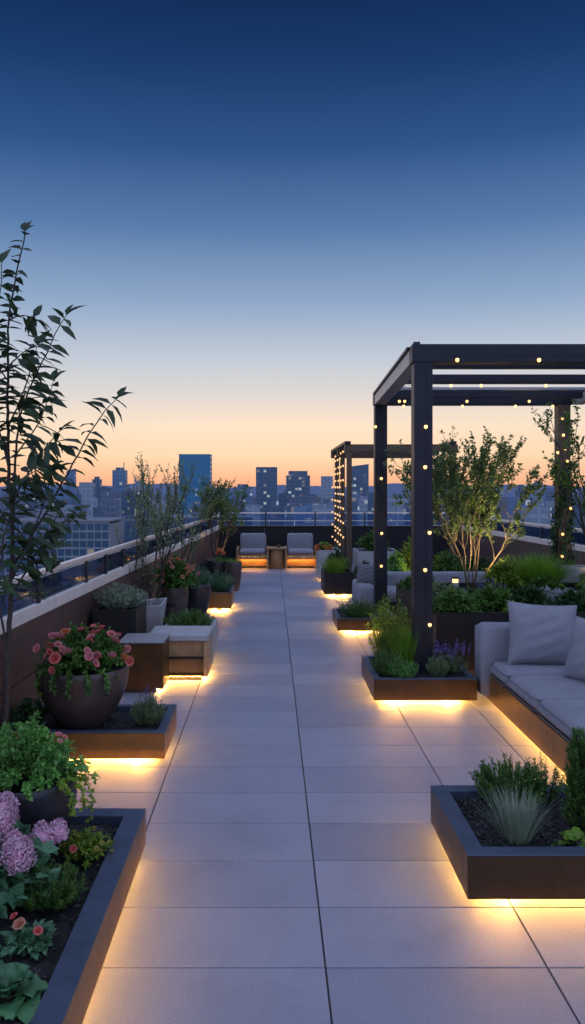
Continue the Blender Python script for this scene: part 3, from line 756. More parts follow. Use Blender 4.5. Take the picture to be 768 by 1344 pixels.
# raised bed planting
def bed_shrub(label, x, y_, z, rx, h, mats, stems=120, per=26, ll=.045, lw=.026, name='shrub'):
    rng = rg(); return plant(name, label, 'plant', (x, y_, z), shrub(rng, rx, h, stems, per, ll, lw, droop=.15), mats)
bed_shrub('first dark green bush on the left end of the raised bed front', 1.66, 7.32, .50, .22, .22, (G_MID, DKSTEM))
bed_shrub('leafy bush glowing warm at the foot of the lit tree', 2.03, 7.5, .50, .26, .24, (G_MID, DKSTEM))
bed_shrub('dark glossy bush behind the left side of the grey pillow', 2.38, 7.42, .50, .24, .23, (G_DARK, DKSTEM))
bed_shrub('dark bush above the grey pillow centre at the raised bed edge', 2.78, 7.40, .50, .24, .18, (G_DARK, DKSTEM))
bed_shrub('yellow green sprig hanging over the raised bed edge beside the pillow', 2.18, 7.18, .50, .12, .12, (G_LIME, STEM), 30, 12)
rng = rg(); t = plant('groundcover', 'silver white flowering groundcover in the raised bed behind the pillow', 'flowers', (2.78, 7.95, .50), shrub(rng, .44, .15, 260, 26, .026, .018, Ry=.3), (WHTP, STEM))
lavender('mauve lavender in the raised bed left of the white groundcover', (2.18, 8.1, .50), .16, .13, 50, 30)
bed_shrub('low green clump behind the mauve lavender in the raised bed', 1.75, 8.3, .50, .26, .15, (G_SAGE, DKSTEM))
bed_shrub('yellow green bush right of the lit tree trunk', 2.55, 8.9, .50, .24, .34, (G_LIME, DKSTEM))
bed_shrub('rounded green hedge bush at the right frame edge of the bed', 3.25, 7.9, .50, .30, .24, (G_FRESH, DKSTEM), 160)
bed_shrub('dark bush in front of the hedge bush at the right frame edge', 3.08, 7.38, .50, .24, .16, (G_DARK, DKSTEM))
bed_shrub('lime leaved bush at the foot of the rear right pergola post', 3.72, 9.15, .50, .24, .22, (G_LIME, STEM))
bed_shrub('green bush between the lit tree and the first rear pergola post', 1.62, 8.9, .50, .22, .2, (G_MID, DKSTEM))
bed_shrub('rounded dark bush at the back of the bed beside the ornamental grass', 2.95, 8.75, .50, .22, .18, (G_MID, DKSTEM))
rng = rg(); plant('ornamental_grass', 'bright green dome of fine ornamental grass before the right parapet', 'grass', (3.0, 9.15, .50), (None, grass(rng, 2600, .17, .40, .95, .005, .5)), (G_GRASS, STEM))
bed_shrub('leafy bush in the far bed left of the front post', 1.75, 11.6, .32, .28, .34, (G_FRESH, DKSTEM))
bed_shrub('tall yellow green bush in the far bed beside the front post', 2.05, 11.95, .32, .3, .56, (G_LIME, DKSTEM))
bed_shrub('dark bush in the far bed right of the front post', 2.55, 11.7, .32, .3, .4, (G_MID, DKSTEM))
bed_shrub('low dark bush at the right end of the far bed', 3.0, 11.8, .32, .26, .34, (G_DARK, DKSTEM))
bed_shrub('dark green bush standing before the wide pale trough', 1.62, 13.9, 0.0, .3, .36, (G_DARK, DKSTEM))

# ------------------------------------------------------------------ trees
def tree(name, label, loc, stems, ln, r, depth, nchild, ang, per_m, ll, lw, mats, up=.12, spread=.3, wander=.14, shrink=.62, tmpl=LEAF2, group=None, leaf_from=1, droop=.15):
    rng = rg(); t = thing(name, label, 'tree', loc, 0, group)
    W, F = MB(), MB(); tips = []
    for k in range(stems):
        a = k*2*math.pi/stems+rng.uniform(-.4, .4); s = spread*rng.uniform(.4, 1.2) if stems > 1 else rng.uniform(0, .06)
        grow(rng, W, tips, np.array([math.cos(a)*.03*(stems > 1), math.sin(a)*.03*(stems > 1), 0]), nrm(np.array([math.cos(a)*s, math.sin(a)*s, 1])), ln*rng.uniform(.85, 1.1), r*rng.uniform(.8, 1.1), depth, nchild, ang, up, wander, shrink, 5, leaf_from)
    leaves_on(rng, F, tips, per_m, ll, lw, tmpl, droop)
    W.build('trunk', mats[1], t, smooth=True); F.build('crown', mats[0], t)
    return t
tree('small_tree', 'airy multi stemmed small tree lit from below in the raised bed', (2.18, 8.85, .50), 8, 1.0, .0085, 3, [4, 5, 6], .6, 118, .040, .026, (G_OLIVE, PBARK), spread=.30, shrink=.5, up=.13, leaf_from=2)
tree('small_tree', 'open branched small tree behind the front pergola post', (1.72, 9.2, .50), 3, .95, .013, 3, [3, 3, 4], .5, 48, .045, .026, (G_OLIVE, BARK), spread=.2, shrink=.5)
tree('small_tree', 'leafy small tree cut off by the right edge of the photo', (3.5, 8.35, .50), 4, 1.15, .016, 3, [3, 4, 5], .45, 60, .05, .028, (G_MID, BARK), spread=.22, shrink=.5)
tree('sapling', 'sparse young tree reaching over the right handrail behind the lit tree', (3.05, 12.9, 0), 2, 1.0, .013, 2, [4, 5], .5, 50, .05, .03, (G_SAGE, BARK), spread=.2)
tree('sapling', 'slender sapling behind the rosemary box at the left parapet', (-1.42, 8.62, 0), 3, 1.15, .009, 2, [4, 7], .42, 60, .042, .017, (G_SAGE, BARK), spread=.12, shrink=.42, up=.2)
tree('sapling', 'tall wispy sapling behind the rose bush at the left parapet', (-1.31, 9.2, .26), 4, 1.2, .009, 2, [4, 7], .42, 62, .038, .018, (G_SAGE, BARK), spread=.2, shrink=.42, up=.2)
tree('sapling', 'thin leafy sapling between the wispy sapling and the bushy tree', (-1.26, 11.0, 0), 4, 1.25, .009, 2, [4, 8], .42, 66, .04, .02, (G_SAGE, BARK), spread=.2, shrink=.42, up=.2)
tree('small_tree', 'bushy little tree glowing yellow below at the far left corner', (-.98, 14.7, .26), 6, .85, .014, 3, [3, 5, 5], .55, 60, .055, .028, (G_OLIVE, BARK), spread=.38, shrink=.55, droop=.3)

# foreground tree by the left edge, hand shaped
def FP(px, py, Y): return np.array([(px-356)/1063*Y, Y, 1.65-(py-640)/1063*Y])
t = thing('young_tree', 'young dark leaved tree rising along the left edge of the photo', 'tree', (-1.33, 4.12, .19))
O = np.array([-1.33, 4.12, .19]); rng = rg()
W, F = MB(), MB()
def limb(px, r0, r1, dy0=0, dy1=0, leaf=True, t0=.1, gap=.036, ll=.145, lw=.044, tw=True):
    n = len(px); P = np.array([FP(a, b, 4.12+dy0+(dy1-dy0)*i/(n-1)) for i, (a, b) in enumerate(px)])-O
    s = np.concatenate([[0], np.cumsum(np.linalg.norm(np.diff(P, axis=0), axis=1))]); m = max(8, int(s[-1]/.05))
    ss = np.linspace(0, s[-1], m); Q = np.stack([np.interp(ss, s, P[:, j]) for j in range(3)], 1)
    for _ in range(3): Q[1:-1] = .25*Q[:-2]+.5*Q[1:-1]+.25*Q[2:]
    Q += rng.normal(0, .0025, Q.shape)*np.array([1, 1, .3])
    W.tube(Q, np.linspace(r0, r1, m), 7)
    if not leaf: return Q
    k = max(4, int(s[-1]*(1-t0)/gap)); PP, DD, UU = [], [], []
    for i in range(k):
        tt = t0+(1-t0)*(i+.5)/k; p = np.array([np.interp(tt*s[-1], ss, Q[:, j]) for j in range(3)]); j = min(m-2, int(tt*(m-1)))
        sd = nrm(Q[j+1]-Q[j]); side = nrm(np.cross(sd, np.array([0, 1, 0.])))
        for sg in (1, -1):
            if rng.uniform() < .12: continue
            a = rng.normal(0, .75); d = sd*rng.uniform(.0, .45)+side*sg*math.cos(a)+np.array([0, 1, 0])*math.sin(a)+np.array([0, 0, rng.uniform(-.15, .25)])
            PP.append(p); DD.append(d); UU.append(np.array([rng.normal(0, .4), -.45+rng.normal(0, .35), 1]))
    for q in (.3, -.3, 0):
        PP.append(Q[-1]); DD.append(nrm(Q[-1]-Q[-3])+np.array([q, rng.normal(0, .3), .1])); UU.append(np.array([0, -.5, 1]))
    n = len(PP); tl = np.linspace(1.05, .62, n)
    put_leaves(F, PP, DD, UU, ll*tl*rng.uniform(.7, 1.2, n), lw*rng.uniform(.75, 1.2, n), LEAF6, rng.uniform(.15, .75, n))
    return Q
limb([(5, 1015), (8, 900), (13, 800), (17, 700), (12, 610), (10, 520), (10, 440), (13, 400), (20, 370), (30, 325), (33, 304)], .0165, .003, t0=.52, ll=.095)
limb([(16, 700), (20, 600), (24, 540), (45, 500), (62, 460), (76, 428), (86, 414)], .008, .002, 0, -.1, t0=.35)
limb([(18, 740), (50, 690), (84, 630), (105, 592), (125, 560), (141, 530), (156, 522)], .008, .002, 0, .15, t0=.30)
limb([(12, 610), (-8, 540), (-14, 450), (4, 372), (2, 345)], .007, .002, 0, .1, t0=.3)
limb([(14, 660), (44, 610), (60, 585), (78, 566)], .006, .002, 0, -.2, t0=.2)
limb([(16, 760), (45, 700), (58, 655), (70, 620)], .006, .002, 0, -.25, t0=.2)
limb([(14, 690), (-20, 640), (-40, 600)], .006, .002, 0, -.1)
limb([(10, 560), (30, 520), (44, 470), (50, 452)], .005, .002, 0, .2, t0=.2)
limb([(16, 780), (34, 750), (70, 690), (78, 668)], .006, .002, 0, .2, t0=.25, ll=.10)
limb([(10, 850), (-6, 770), (8, 690), (24, 640)], .007, .002, 0, -.2, t0=.3)
limb([(10, 500), (-10, 470), (-16, 430)], .004, .002, 0, -.1)
limb([(18, 720), (60, 712), (90, 690), (110, 668)], .005, .002, 0, .3, t0=.3, ll=.08)
for pts_, t0_ in (([(14, 640), (40, 620), (66, 612)], .2), ([(16, 730), (50, 740), (70, 720)], .25), ([(18, 600), (50, 560), (66, 520), (70, 500)], .25), ([(12, 480), (30, 462), (52, 450)], .2),
                  ([(8, 800), (-14, 740), (-24, 690)], .2), ([(16, 790), (44, 780), (60, 752)], .3), ([(10, 540), (34, 545), (56, 530)], .2), ([(14, 670), (30, 650), (40, 640)], .1), ([(13, 420), (30, 412), (46, 418)], .2)):
    limb(pts_, .0045, .0016, 0, rng.uniform(-.3, .3), t0=t0_)
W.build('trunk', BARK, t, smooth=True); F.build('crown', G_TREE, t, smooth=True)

# ------------------------------------------------------------------ pergola
def pergola_main():
    t = thing('pergola', 'large dark metal pergola with flat slatted roof over the corner sofa', 'pergola', (2.4, 8.2, 0)); ox, oy = 2.4, 8.2
    def post(x, y_, z0, m=PERG, w=.074):
        MB().box(x-ox-w, x-ox+w, y_-oy-w, y_-oy+w, z0, 2.655).build('post', m, t, bevel=.004)
    post(1.22, 6.56, .15); post(1.335, 9.9, 0); post(3.56, 9.9, 0, PERG2); post(3.55, 6.56, 0)
    MB().box(1.13-ox, 3.66-ox, 6.48-oy, 6.63-oy, 2.655, 2.80).build('beam', PERG, t, bevel=.004)
    MB().box(1.25-ox, 3.66-ox, 9.83-oy, 9.97-oy, 2.655, 2.80).build('beam', PERG, t, bevel=.004)
    for x0, x1 in ((1.13, 1.255), (3.53, 3.655)):
        q = .012
        MB().hexa([(x0-ox, 6.633-oy, 2.655), (x0+.13-ox, 6.633-oy, 2.655), (x1+.13-ox, 9.828-oy, 2.655), (x1-ox, 9.828-oy, 2.655)],
                  [(x0-ox, 6.633-oy, 2.775), (x0+.13-ox, 6.633-oy, 2.775), (x1+.13-ox, 9.828-oy, 2.775), (x1-ox, 9.828-oy, 2.775)]).build('side_beam', PALEM, t, bevel=.003)
        MB().hexa([(x0-.02-ox, 6.634-oy, 2.776), (x0+.15-ox, 6.634-oy, 2.776), (x1+.15-ox, 9.826-oy, 2.776), (x1-.02-ox, 9.826-oy, 2.776)],
                  [(x0-.02-ox, 6.634-oy, 2.802), (x0+.15-ox, 6.634-oy, 2.802), (x1+.15-ox, 9.826-oy, 2.802), (x1-.02-ox, 9.826-oy, 2.802)]).build('beam_cap', PERG, t, bevel=.003)
    for y_, z0, z1, d in ((7.15, 2.70, 2.735, .05), (8.1, 2.69, 2.775, .06), (8.72, 2.70, 2.73, .03), (9.2, 2.665, 2.77, .06)):
        MB().box(1.29-ox, 3.52-ox, y_-d-oy, y_+d-oy, z0, z1).build('slat', PALEM if y_ == 8.72 else PERG, t, bevel=.003)
    MB().box(1.15-ox, 1.20-ox, 6.52-oy, 6.58-oy, 2.80, 2.825).build('junction_box', POSTM, t)
    return t
pergola_main()
def pergola_far():
    t = thing('pergola', 'smaller far pergola with brown posts and a string lit lattice side', 'pergola', (2.2, 15, 0)); ox, oy = 2.2, 15
    for x, y_ in ((1.30, 13.5), (1.34, 16.5), (3.02, 13.5), (3.02, 16.5), (1.32, 15.0)):
        MB().box(x-ox-.042, x-ox+.042, y_-oy-.042, y_-oy+.042, 0, 2.25).build('post', PERG2, t, bevel=.004)
    for y_ in (13.5, 15, 16.5):
        MB().box(1.22-ox, 3.10-ox, y_-.06-oy, y_+.06-oy, 2.25, 2.37).build('beam', PERG2, t, bevel=.003)
    for x in (1.27, 3.02):
        MB().box(x-.05-ox, x+.05-ox, 13.4-oy, 16.6-oy, 2.372, 2.42).build('side_beam', PERG, t, bevel=.003)
    for y_ in (14, 14.5, 15.5, 16): MB().box(1.22-ox, 3.10-ox, y_-.025-oy, y_+.025-oy, 2.32, 2.37).build('slat', PERG, t)
pergola_far()

# string lights
bulbmesh = MB().ball((0, 0, 0), .021, 12, 8, 1.2)
def strand(label, path, bulbs, big=True, r=.0148):
    """path: cable polyline; bulbs: positions"""
    b0 = np.array(path[0]); t = thing('string_light', label, 'string lights', tuple(b0))
    MB().tube(np.array(path)-b0, .002, 5).build('cable', POSTM, t)
    cap = MB().lathe([(1e-4, .03), (.009, .03), (.011, .012), (.009, .010)], 10) if big else None
    first = None
    for p in bulbs:
        q = np.array(p)-b0
        if first is None:
            o = MB().ball((0, 0, 0), r, 12, 8, 1.15).build('bulb', BULB if big else BULBF, t, smooth=True); o.location = q; first = o
            if big:
                s = cap.build('socket', POSTM, o); fs = s
        else:
            o = child_copy(first, t, q)
            if big: child_copy(fs, o)
# front post: bulbs on its front right face
def zY(py, Y): return 1.65-(py-640)/1063*Y
yF = 6.44
strand('warm bulb string running down the near front pergola post', [(1.245, yF+.03, 2.64)]+[(1.245+.004*math.sin(k), yF+.03, 2.64-k*.2) for k in range(1, 12)],
       [(1.23, yF, zY(560, yF)), (1.225, yF, zY(613, yF)), (1.26, yF, zY(699, yF)), (1.225, yF, zY(748, yF)), (1.262, yF, zY(820, yF))])
yF = 9.78
strand('warm bulb string running down the rear left pergola post', [(1.335, yF+.03, 2.64)]+[(1.335+.004*math.sin(k), yF+.03, 2.64-k*.2) for k in range(1, 11)],
       [(1.33, yF, zY(628, yF)), (1.335, yF, zY(700, yF)), (1.33, yF, zY(743, yF)), (1.26, yF, zY(560, yF))], r=.0165)
strand('warm bulb string spiralling the ivy clad rear right pergola post', [(3.55, yF+.03, 2.64)]+[(3.55+.06*math.sin(k*1.3), yF+.03, 2.64-k*.2) for k in range(1, 11)],
       [(3.52, yF, zY(549, yF)), (3.53, yF, zY(571, yF)), (3.55, yF, zY(589, yF)), (3.46, yF, zY(594, yF)), (3.58, yF, zY(605, yF)), (3.52, yF, zY(701, yF)), (3.515, yF, zY(730, yF)), (3.47, yF, zY(743, yF)), (3.62, yF, zY(667, yF))], r=.0165)
def roofstrand(label, y_, pts, n=10, z=2.60):
    path = [(1.3, y_, 2.65)]; bl = []
    for x in pts:
        path += [(x-.12, y_, z+.052), (x, y_, z+.045), (x+.12, y_, z+.052)]; bl.append((x, y_, z))
    path.append((3.5, y_, 2.65)); strand(label, path, bl, r=.0155)
roofstrand('warm bulb string under the front roof beam of the large pergola', 6.44, [1.48, 2.13, 2.8, 3.3], z=2.665)
roofstrand('warm bulb string under the middle roof slat of the large pergola', 8.02, [1.78, 2.08, 2.72, 3.2], z=2.66)
roofstrand('warm bulb string under the rear roof beam of the large pergola', 9.78, [1.60, 2.31, 2.95, 3.4], z=2.635)
roofstrand('short bulb string under the left inner slat of the large pergola', 9.1, [1.44, 1.50, 2.2, 2.9], z=2.62)
for k, (x, y_, lab) in enumerate([(1.27, 16.42, 'bulb string on the hindmost lattice post of the far pergola'), (1.25, 15.45, 'bulb string on the second lattice strand of the far pergola'), (1.25, 14.9, 'bulb string on the middle post of the far pergola'),
                                  (1.23, 14.2, 'bulb string on the lattice strand nearest the far pergola front post')]):
    strand(lab, [(x, y_, 2.36), (x, y_, .5)], [(x+.03*(-1)**i, y_-.02, 2.28-i*.125) for i in range(14)], big=False, r=.017)

# ivy on the rear right post
rng = rg(); t = thing('climbing_vine', 'dark ivy climbing the rear right pergola post', 'plant', (3.56, 9.9, 0))
S_, F_ = MB(), MB()
for k in range(5):
    a0 = rng.uniform(0, 6.28); zz = np.linspace(.3, rng.uniform(1.9, 2.15), 14)
    pts = np.stack([.10*np.cos(a0+zz*2.4), .10*np.sin(a0+zz*2.4), zz], 1); S_.tube(pts, .004, 5)
    n = 240; tt = rng.uniform(0, 1, n)**.8; pp = np.stack([np.interp(tt, np.linspace(0, 1, 14), pts[:, j]) for j in range(3)], 1)+rng.normal(0, .022, (n, 3))
    out = pp*np.array([1, 1, 0]); put_leaves(F_, pp, out*6+rng.normal(0, .6, (n, 3))+np.array([0, 0, -.3]), out+np.array([0, 0, .05])+rng.normal(0, .04, (n, 3)), .05, .038, LEAF2, .2)
S_.build('stem', DKSTEM, t); F_.build('foliage', G_DARK, t)

# ------------------------------------------------------------------ seating
def cushion(name, x0, x1, y0, y1, z0, z1, mat, parent, puff=.02, bev=.035):
    nx, ny = 18, 18; rr = np.random.default_rng(int(abs(x0*331+y0*997+z0*71)*10)+1)
    cx, cy, cz = (x0+x1)/2, (y0+y1)/2, (z0+z1)/2; hx, hy, hz = (x1-x0)/2, (y1-y0)/2, (z1-z0)/2
    u = np.linspace(-1, 1, nx); v = np.linspace(-1, 1, ny); U, Vv = np.meshgrid(u, v)
    M = MB(); e = bev
    # rounded slab: superellipse profile round the rim
    prof = [(-1, 0)]+[(-math.cos(a), math.sin(a)) for a in np.linspace(0, math.pi, 9)[1:-1]]+[(1, 0)]
    def sheet(sg):
        sx = np.sign(U)*np.abs(U)**.8; sy = np.sign(Vv)*np.abs(Vv)**.8
        m = np.maximum(np.abs(sx), np.abs(sy))
        px = np.abs(sx)*hx; py = np.abs(sy)*hy
        dx = np.clip(px-(hx-e), 0, e)/e; dy = np.clip(py-(hy-e), 0, e)/e
        rr_ = np.clip(np.sqrt(dx**2+dy**2), 0, 1)
        zz = (hz-min(e, hz))+min(e, hz)*np.sqrt(1-rr_**2)
        zz = zz+(puff if sg > 0 else 0)*(1-np.abs(sx)**2.4)*(1-np.abs(sy)**2.4)+(.0025*np.sin(U*7+Vv*3+rr.uniform(0, 6))*(1-m**4))
        X_ = sx*hx; Y_ = sy*hy
        # keep corners round in plan
        k = np.where(dx**2+dy**2 > 1, 1/np.sqrt(np.maximum(dx**2+dy**2, 1e-6)), 1)
        X_ = np.sign(sx)*(np.where(px > hx-e, hx-e+(px-(hx-e))*k, px)); Y_ = np.sign(sy)*(np.where(py > hy-e, hy-e+(py-(hy-e))*k, py))
        return np.stack([cx+X_, cy+Y_, cz+sg*zz], -1).reshape(-1, 3)
    I = np.arange(nx*ny).reshape(ny, nx)
    Q = np.stack([I[:-1, :-1], I[:-1, 1:], I[1:, 1:], I[1:, :-1]], -1).reshape(-1, 4)
    M.add(sheet(1), quads=Q); M.add(sheet(-1), quads=Q[:, ::-1])
    bd = np.concatenate([I[0, :], I[1:, -1], I[-1, -2::-1], I[-2:0:-1, 0]]); k = len(bd); o2 = nx*ny
    M.q.append(np.array([(bd[(i+1) % k], bd[i], bd[i]+o2, bd[(i+1) % k]+o2) for i in range(k)]))
    ob = M.build(name, mat, parent, smooth=True)
    return ob

t = thing('corner_sofa', 'low grey corner sofa on a dark underlit base at the right edge', 'sofa', (2.1, 5.0, 0)); ox, oy = 2.1, 5.0
MB().box(1.645-ox, 2.75-ox, 2.9-oy, 6.3-oy, .045, .235).build('base', BRONZE, t, bevel=.004)
MB().box(1.86-ox, 2.7-ox, 2.95-oy, 6.2-oy, 0, .043).build('plinth', POSTM, t)
MB().box(1.83-ox, 1.842-ox, 2.95-oy, 6.26-oy, .034, .042).build('led_strip', LED, t)
ys = [6.10, 5.67, 5.03, 4.40, 3.75, 3.05]
for a, b in zip(ys[:-1], ys[1:]):
    cu = cushion('seat_cushion', 1.64-ox, 2.42-ox, b+.009-oy, a-.009-oy, .237, .345, FABRIC, t, .02, .04)
    for zz_ in (.328, .252):
        lp = []; x0_, x1_, y0_, y1_ = 1.642-ox, 2.418-ox, b+.011-oy, a-.011-oy; q = .05
        for cx_, cy_, a0 in ((x1_-q, y1_-q, 0), (x0_+q, y1_-q, 90), (x0_+q, y0_+q, 180), (x1_-q, y0_+q, 270)):
            for k in range(5): lp.append((cx_+q*math.cos(R(a0+k*22.5)), cy_+q*math.sin(R(a0+k*22.5)), zz_))
        lp.append(lp[0]); MB().tube(lp, .0042, 6).build('piping', FABD, cu, smooth=True)
cushion('armrest', 1.585-ox, 2.75-ox, 6.11-oy, 6.33-oy, .06, .605, FABRIC, t, 0, .03)
for a, b in zip(ys[:-1:2], [5.03, 3.75, 3.05]):
    cushion('back_cushion', 2.44-ox, 2.72-ox, b+.005-oy, a-.005-oy, .237, .62, FABRIC, t, 0, .05)

def pillow(label, loc, rot, w, h, th, mat=FABRIC):
    n = 40; u = np.linspace(-1, 1, n); U, V_ = np.meshgrid(u, u); rr = rg()
    T = th*np.sqrt(np.clip((1-np.abs(U)**2.6)*(1-np.abs(V_)**2.6), 0, 1))**1.0
    X_ = w/2*U*(1-.075*(1-V_**2)); Z_ = h/2*V_*(1-.075*(1-U**2))
    wr = (.006*np.sin(9*U+5*V_+1)*np.abs(U*V_)+.004*np.sin(14*V_-6*U)*(1-np.abs(U)))*(T/th)
    M = MB(); I = np.arange(n*n).reshape(n, n); Q = np.stack([I[:-1, :-1], I[:-1, 1:], I[1:, 1:], I[1:, :-1]], -1).reshape(-1, 4)
    M.add(np.stack([X_, -T-wr, Z_], -1).reshape(-1, 3), quads=Q); M.add(np.stack([X_, T+wr*.5, Z_], -1).reshape(-1, 3), quads=Q[:, ::-1])
    o = M.build('throw_pillow', mat, None, smooth=True); o.location = loc; o.rotation_euler = rot
    tag(o, label, 'pillow')
    E = MB(); c = [(X_[0, i], 0, Z_[0, i]) for i in range(n)]+[(X_[i, -1], 0, Z_[i, -1]) for i in range(1, n)]+[(X_[-1, i], 0, Z_[-1, i]) for i in range(n-2, -1, -1)]+[(X_[i, 0], 0, Z_[i, 0]) for i in range(n-2, -1, -1)]
    E.tube(c, .0045, 6); e = E.build('piping', mat, o, smooth=True)
    return o
pillow('square grey throw pillow leaning on the sofa end', (1.99, 5.94, .575), (R(-14), R(3), R(-4)), .50, .45, .09)
pillow('grey throw pillow mostly cut off by the right photo edge', (2.15, 5.33, .56), (R(-18), 0, R(-62)), .48, .43, .08)

# second sofa seen end-on
t = thing('lounge_sofa', 'pale grey lounge sofa seen end on behind the rear left pergola post', 'sofa', (1.9, 10.7, 0)); ox, oy = 1.9, 10.7
MB().box(1.12-ox, 2.9-ox, 10.15-oy, 10.95-oy, .05, .2).build('base', BLACKM, t, bevel=.004)
MB().box(1.2-ox, 2.8-ox, 10.2-oy, 10.9-oy, 0, .05).build('plinth', POSTM, t)
cushion('armrest', 1.09-ox, 1.30-ox, 10.12-oy, 10.95-oy, .10, .42, FABRIC, t, 0, .04)
cushion('seat_cushion', 1.31-ox, 2.1-ox, 10.13-oy, 10.8-oy, .20, .345, FABRIC, t, .01, .04)
cushion('seat_cushion', 2.11-ox, 2.9-ox, 10.13-oy, 10.8-oy, .20, .345, FABRIC, t, .01, .04)
cushion('back_cushion', 1.31-ox, 2.1-ox, 10.78-oy, 10.97-oy, .2, .52, FABRIC, t, 0, .05)
cushion('back_cushion', 2.11-ox, 2.9-ox, 10.78-oy, 10.97-oy, .2, .52, FABRIC, t, 0, .05)
pillow('small beige pillow propped on the far lounge sofa end', (1.24, 10.5, .53), (R(-12), 0, R(-20)), .27, .27, .06, FABD)

# side table and bench
t = thing('side_table', 'dark bronze cube side table behind the big flower pot', 'table', (-1.04, 6.68, 0))
MB().box(-.18, .175, -.19, .19, .035, .40).build('cabinet', CHAR, t, bevel=.005)
MB().box(-.185, .18, -.195, .195, .402, .415).build('table_top', PALEM, t, bevel=.003)
MB().box(-.15, .118, -.15, .15, 0, .034).build('plinth', POSTM, t)
MB().box(.120, .132, -.16, .16, .024, .034).build('led_strip', LED2, t)
t = thing('bench', 'pale topped bench with open shelf and golden underlight', 'bench', (-.79, 7.12, 0))
MB().box(-.26, .26, -.245, .22, .345, .40).build('seat', CONC, t, bevel=.008)
MB().box(.215, .25, -.235, .21, .05, .343).build('side_panel', WOOD, t, bevel=.003)
MB().box(-.25, -.215, -.235, .21, .05, .343).build('side_panel', WOOD, t, bevel=.003)
MB().box(-.214, .214, -.20, -.18, .205, .343).build('drawer_front', WOOD, t, bevel=.003)
MB().box(-.214, .214, -.23, .2, .19, .204).build('shelf', BLACKM, t)
MB().box(-.214, .214, -.12, .2, .052, .188).build('cabinet', WOOD, t)
MB().box(-.255, .255, -.24, .215, .047, .0505).build('bottom_panel', BRONZE, t)
MB().box(-.2, .19, -.18, .18, 0, .046).build('plinth', POSTM, t)
s = MB(); s.box(-.22, .2, -.195, -.183, .036, .046); s.box(.202, .214, -.18, .18, .036, .046); s.build('led_strip', LED2, t)

# armchairs and table at the far end
def armchair(label, x, y_):
    t = thing('armchair', label, 'armchair', (x, y_, 0), 0, 'armchairs at the far end')
    cushion('backrest', -.275, .275, .28, .42, .30, .69, FABRIC, t, 0, .05)
    cushion('seat_cushion', -.27, .27, -.30, .29, .29, .38, FABRIC, t, .01, .035)
    MB().box(-.33, -.29, -.34, .40, .03, .42).build('side_panel', WOOD, t, bevel=.006)
    MB().box(.29, .33, -.34, .40, .03, .42).build('side_panel', WOOD, t, bevel=.006)
    MB().box(-.288, .288, -.28, .38, .24, .288).box(-.288, .288, -.279, -.262, .19, .239).build('seat_frame', WOOD, t, bevel=.004)
    MB().box(-.288, .288, -.06, -.03, .03, .238).build('front_panel', WOOD, t, bevel=.003)
    MB().box(-.26, .26, -.13, -.115, .212, .236).build('led_strip', LED3, t)
    MB().box(-.26, .26, -.12, .3, .0, .029).build('plinth', POSTM, t)
armchair('left low grey armchair with wooden base before the black end wall', -.38, 16.75)
armchair('right low grey armchair with wooden base before the black end wall', .61, 16.75)
t = thing('coffee_table', 'small wooden coffee table between the two armchairs', 'table', (.115, 16.6, 0))
MB().box(-.21, .21, -.21, .21, .40, .43).build('table_top', WOOD, t, bevel=.005)
MB().lathe([(1e-4, .0), (.16, .0), (.15, .2), (.155, .40)], 24).build('pedestal', WOOD, t, smooth=True)
o = MB().lathe([(1e-4, 0), (.03, 0), (.034, .05), (.03, .06), (.027, .05), (1e-4, .01)], 16).build('tealight_holder', POTB, None, smooth=True)
o.location = (.15, 16.5, .431); tag(o, 'tiny candle cup on the coffee table between the armchairs', 'candle holder')

# garden lamps
def spot_lamp(label, loc, aim, watts, size=R(80), blend=.8, col=(1, .62, .22)):
    t = thing('garden_spotlight', label, 'lamp', loc)
    MB().tube([(0, 0, -.06), (0, 0, .03)], .006, 6).build('spike', POSTM, t)
    d = nrm(np.array(aim)-np.array(loc))
    MB().tube([np.array([0, 0, .035])-d*.025, np.array([0, 0, .035])+d*.03], [.02, .024], 14).build('lamp_housing', POSTM, t)
    ld = bpy.data.lights.new('lamp_light', 'SPOT'); ld.energy = watts; ld.color = col; ld.spot_size = size; ld.spot_blend = blend; ld.shadow_soft_size = .02
    lo = bpy.data.objects.new('lamp_light', ld); COL.objects.link(lo); lo.parent = t; lo.location = np.array([0, 0, .035])+d*.045
    lo.rotation_euler = Vector(d).to_track_quat('-Z', 'Y').to_euler()
spot_lamp('small spotlight aimed up into the multi stemmed tree', (2.42, 8.38, .58), (2.2, 8.85, 1.5), 72, R(105), .8, (1, .74, .36))
spot_lamp('second small spotlight behind the multi stemmed tree trunk', (2.5, 9.25, .55), (2.25, 8.9, 1.5), 40, R(110))
spot_lamp('small spotlight hidden among shrubs at the front pergola post', (.93, 6.99, .26), (1.02, 6.7, .75), 12, R(130))
spot_lamp('small spotlight under the bushy far left corner tree', (-.72, 14.35, .32), (-.98, 14.7, 1.0), 9, R(110))
spot_lamp('small spotlight at the foot of the ivy clad post', (3.85, 9.30, .55), (3.6, 9.85, 1.3), 4, R(110))
spot_lamp('small spotlight among far bed bushes beside the front post', (1.95, 11.25, .4), (2.05, 11.9, .9), 7, R(120))
t = thing('bollard_light', 'short glowing bollard lamp left of the lit tree trunk', 'lamp', (1.96, 8.62, .5))
MB().lathe([(1e-4, 0), (.035, 0), (.035, .14), (1e-4, .14)], 20).build('bollard_post', CONC, t, smooth=False)
MB().lathe([(1e-4, .141), (.03, .141), (.03, .18), (1e-4, .18)], 20).build('lamp_lens', BULB, t)
MB().lathe([(1e-4, .181), (.037, .181), (.037, .2), (1e-4, .2)], 20).build('lamp_cap', POSTM, t)

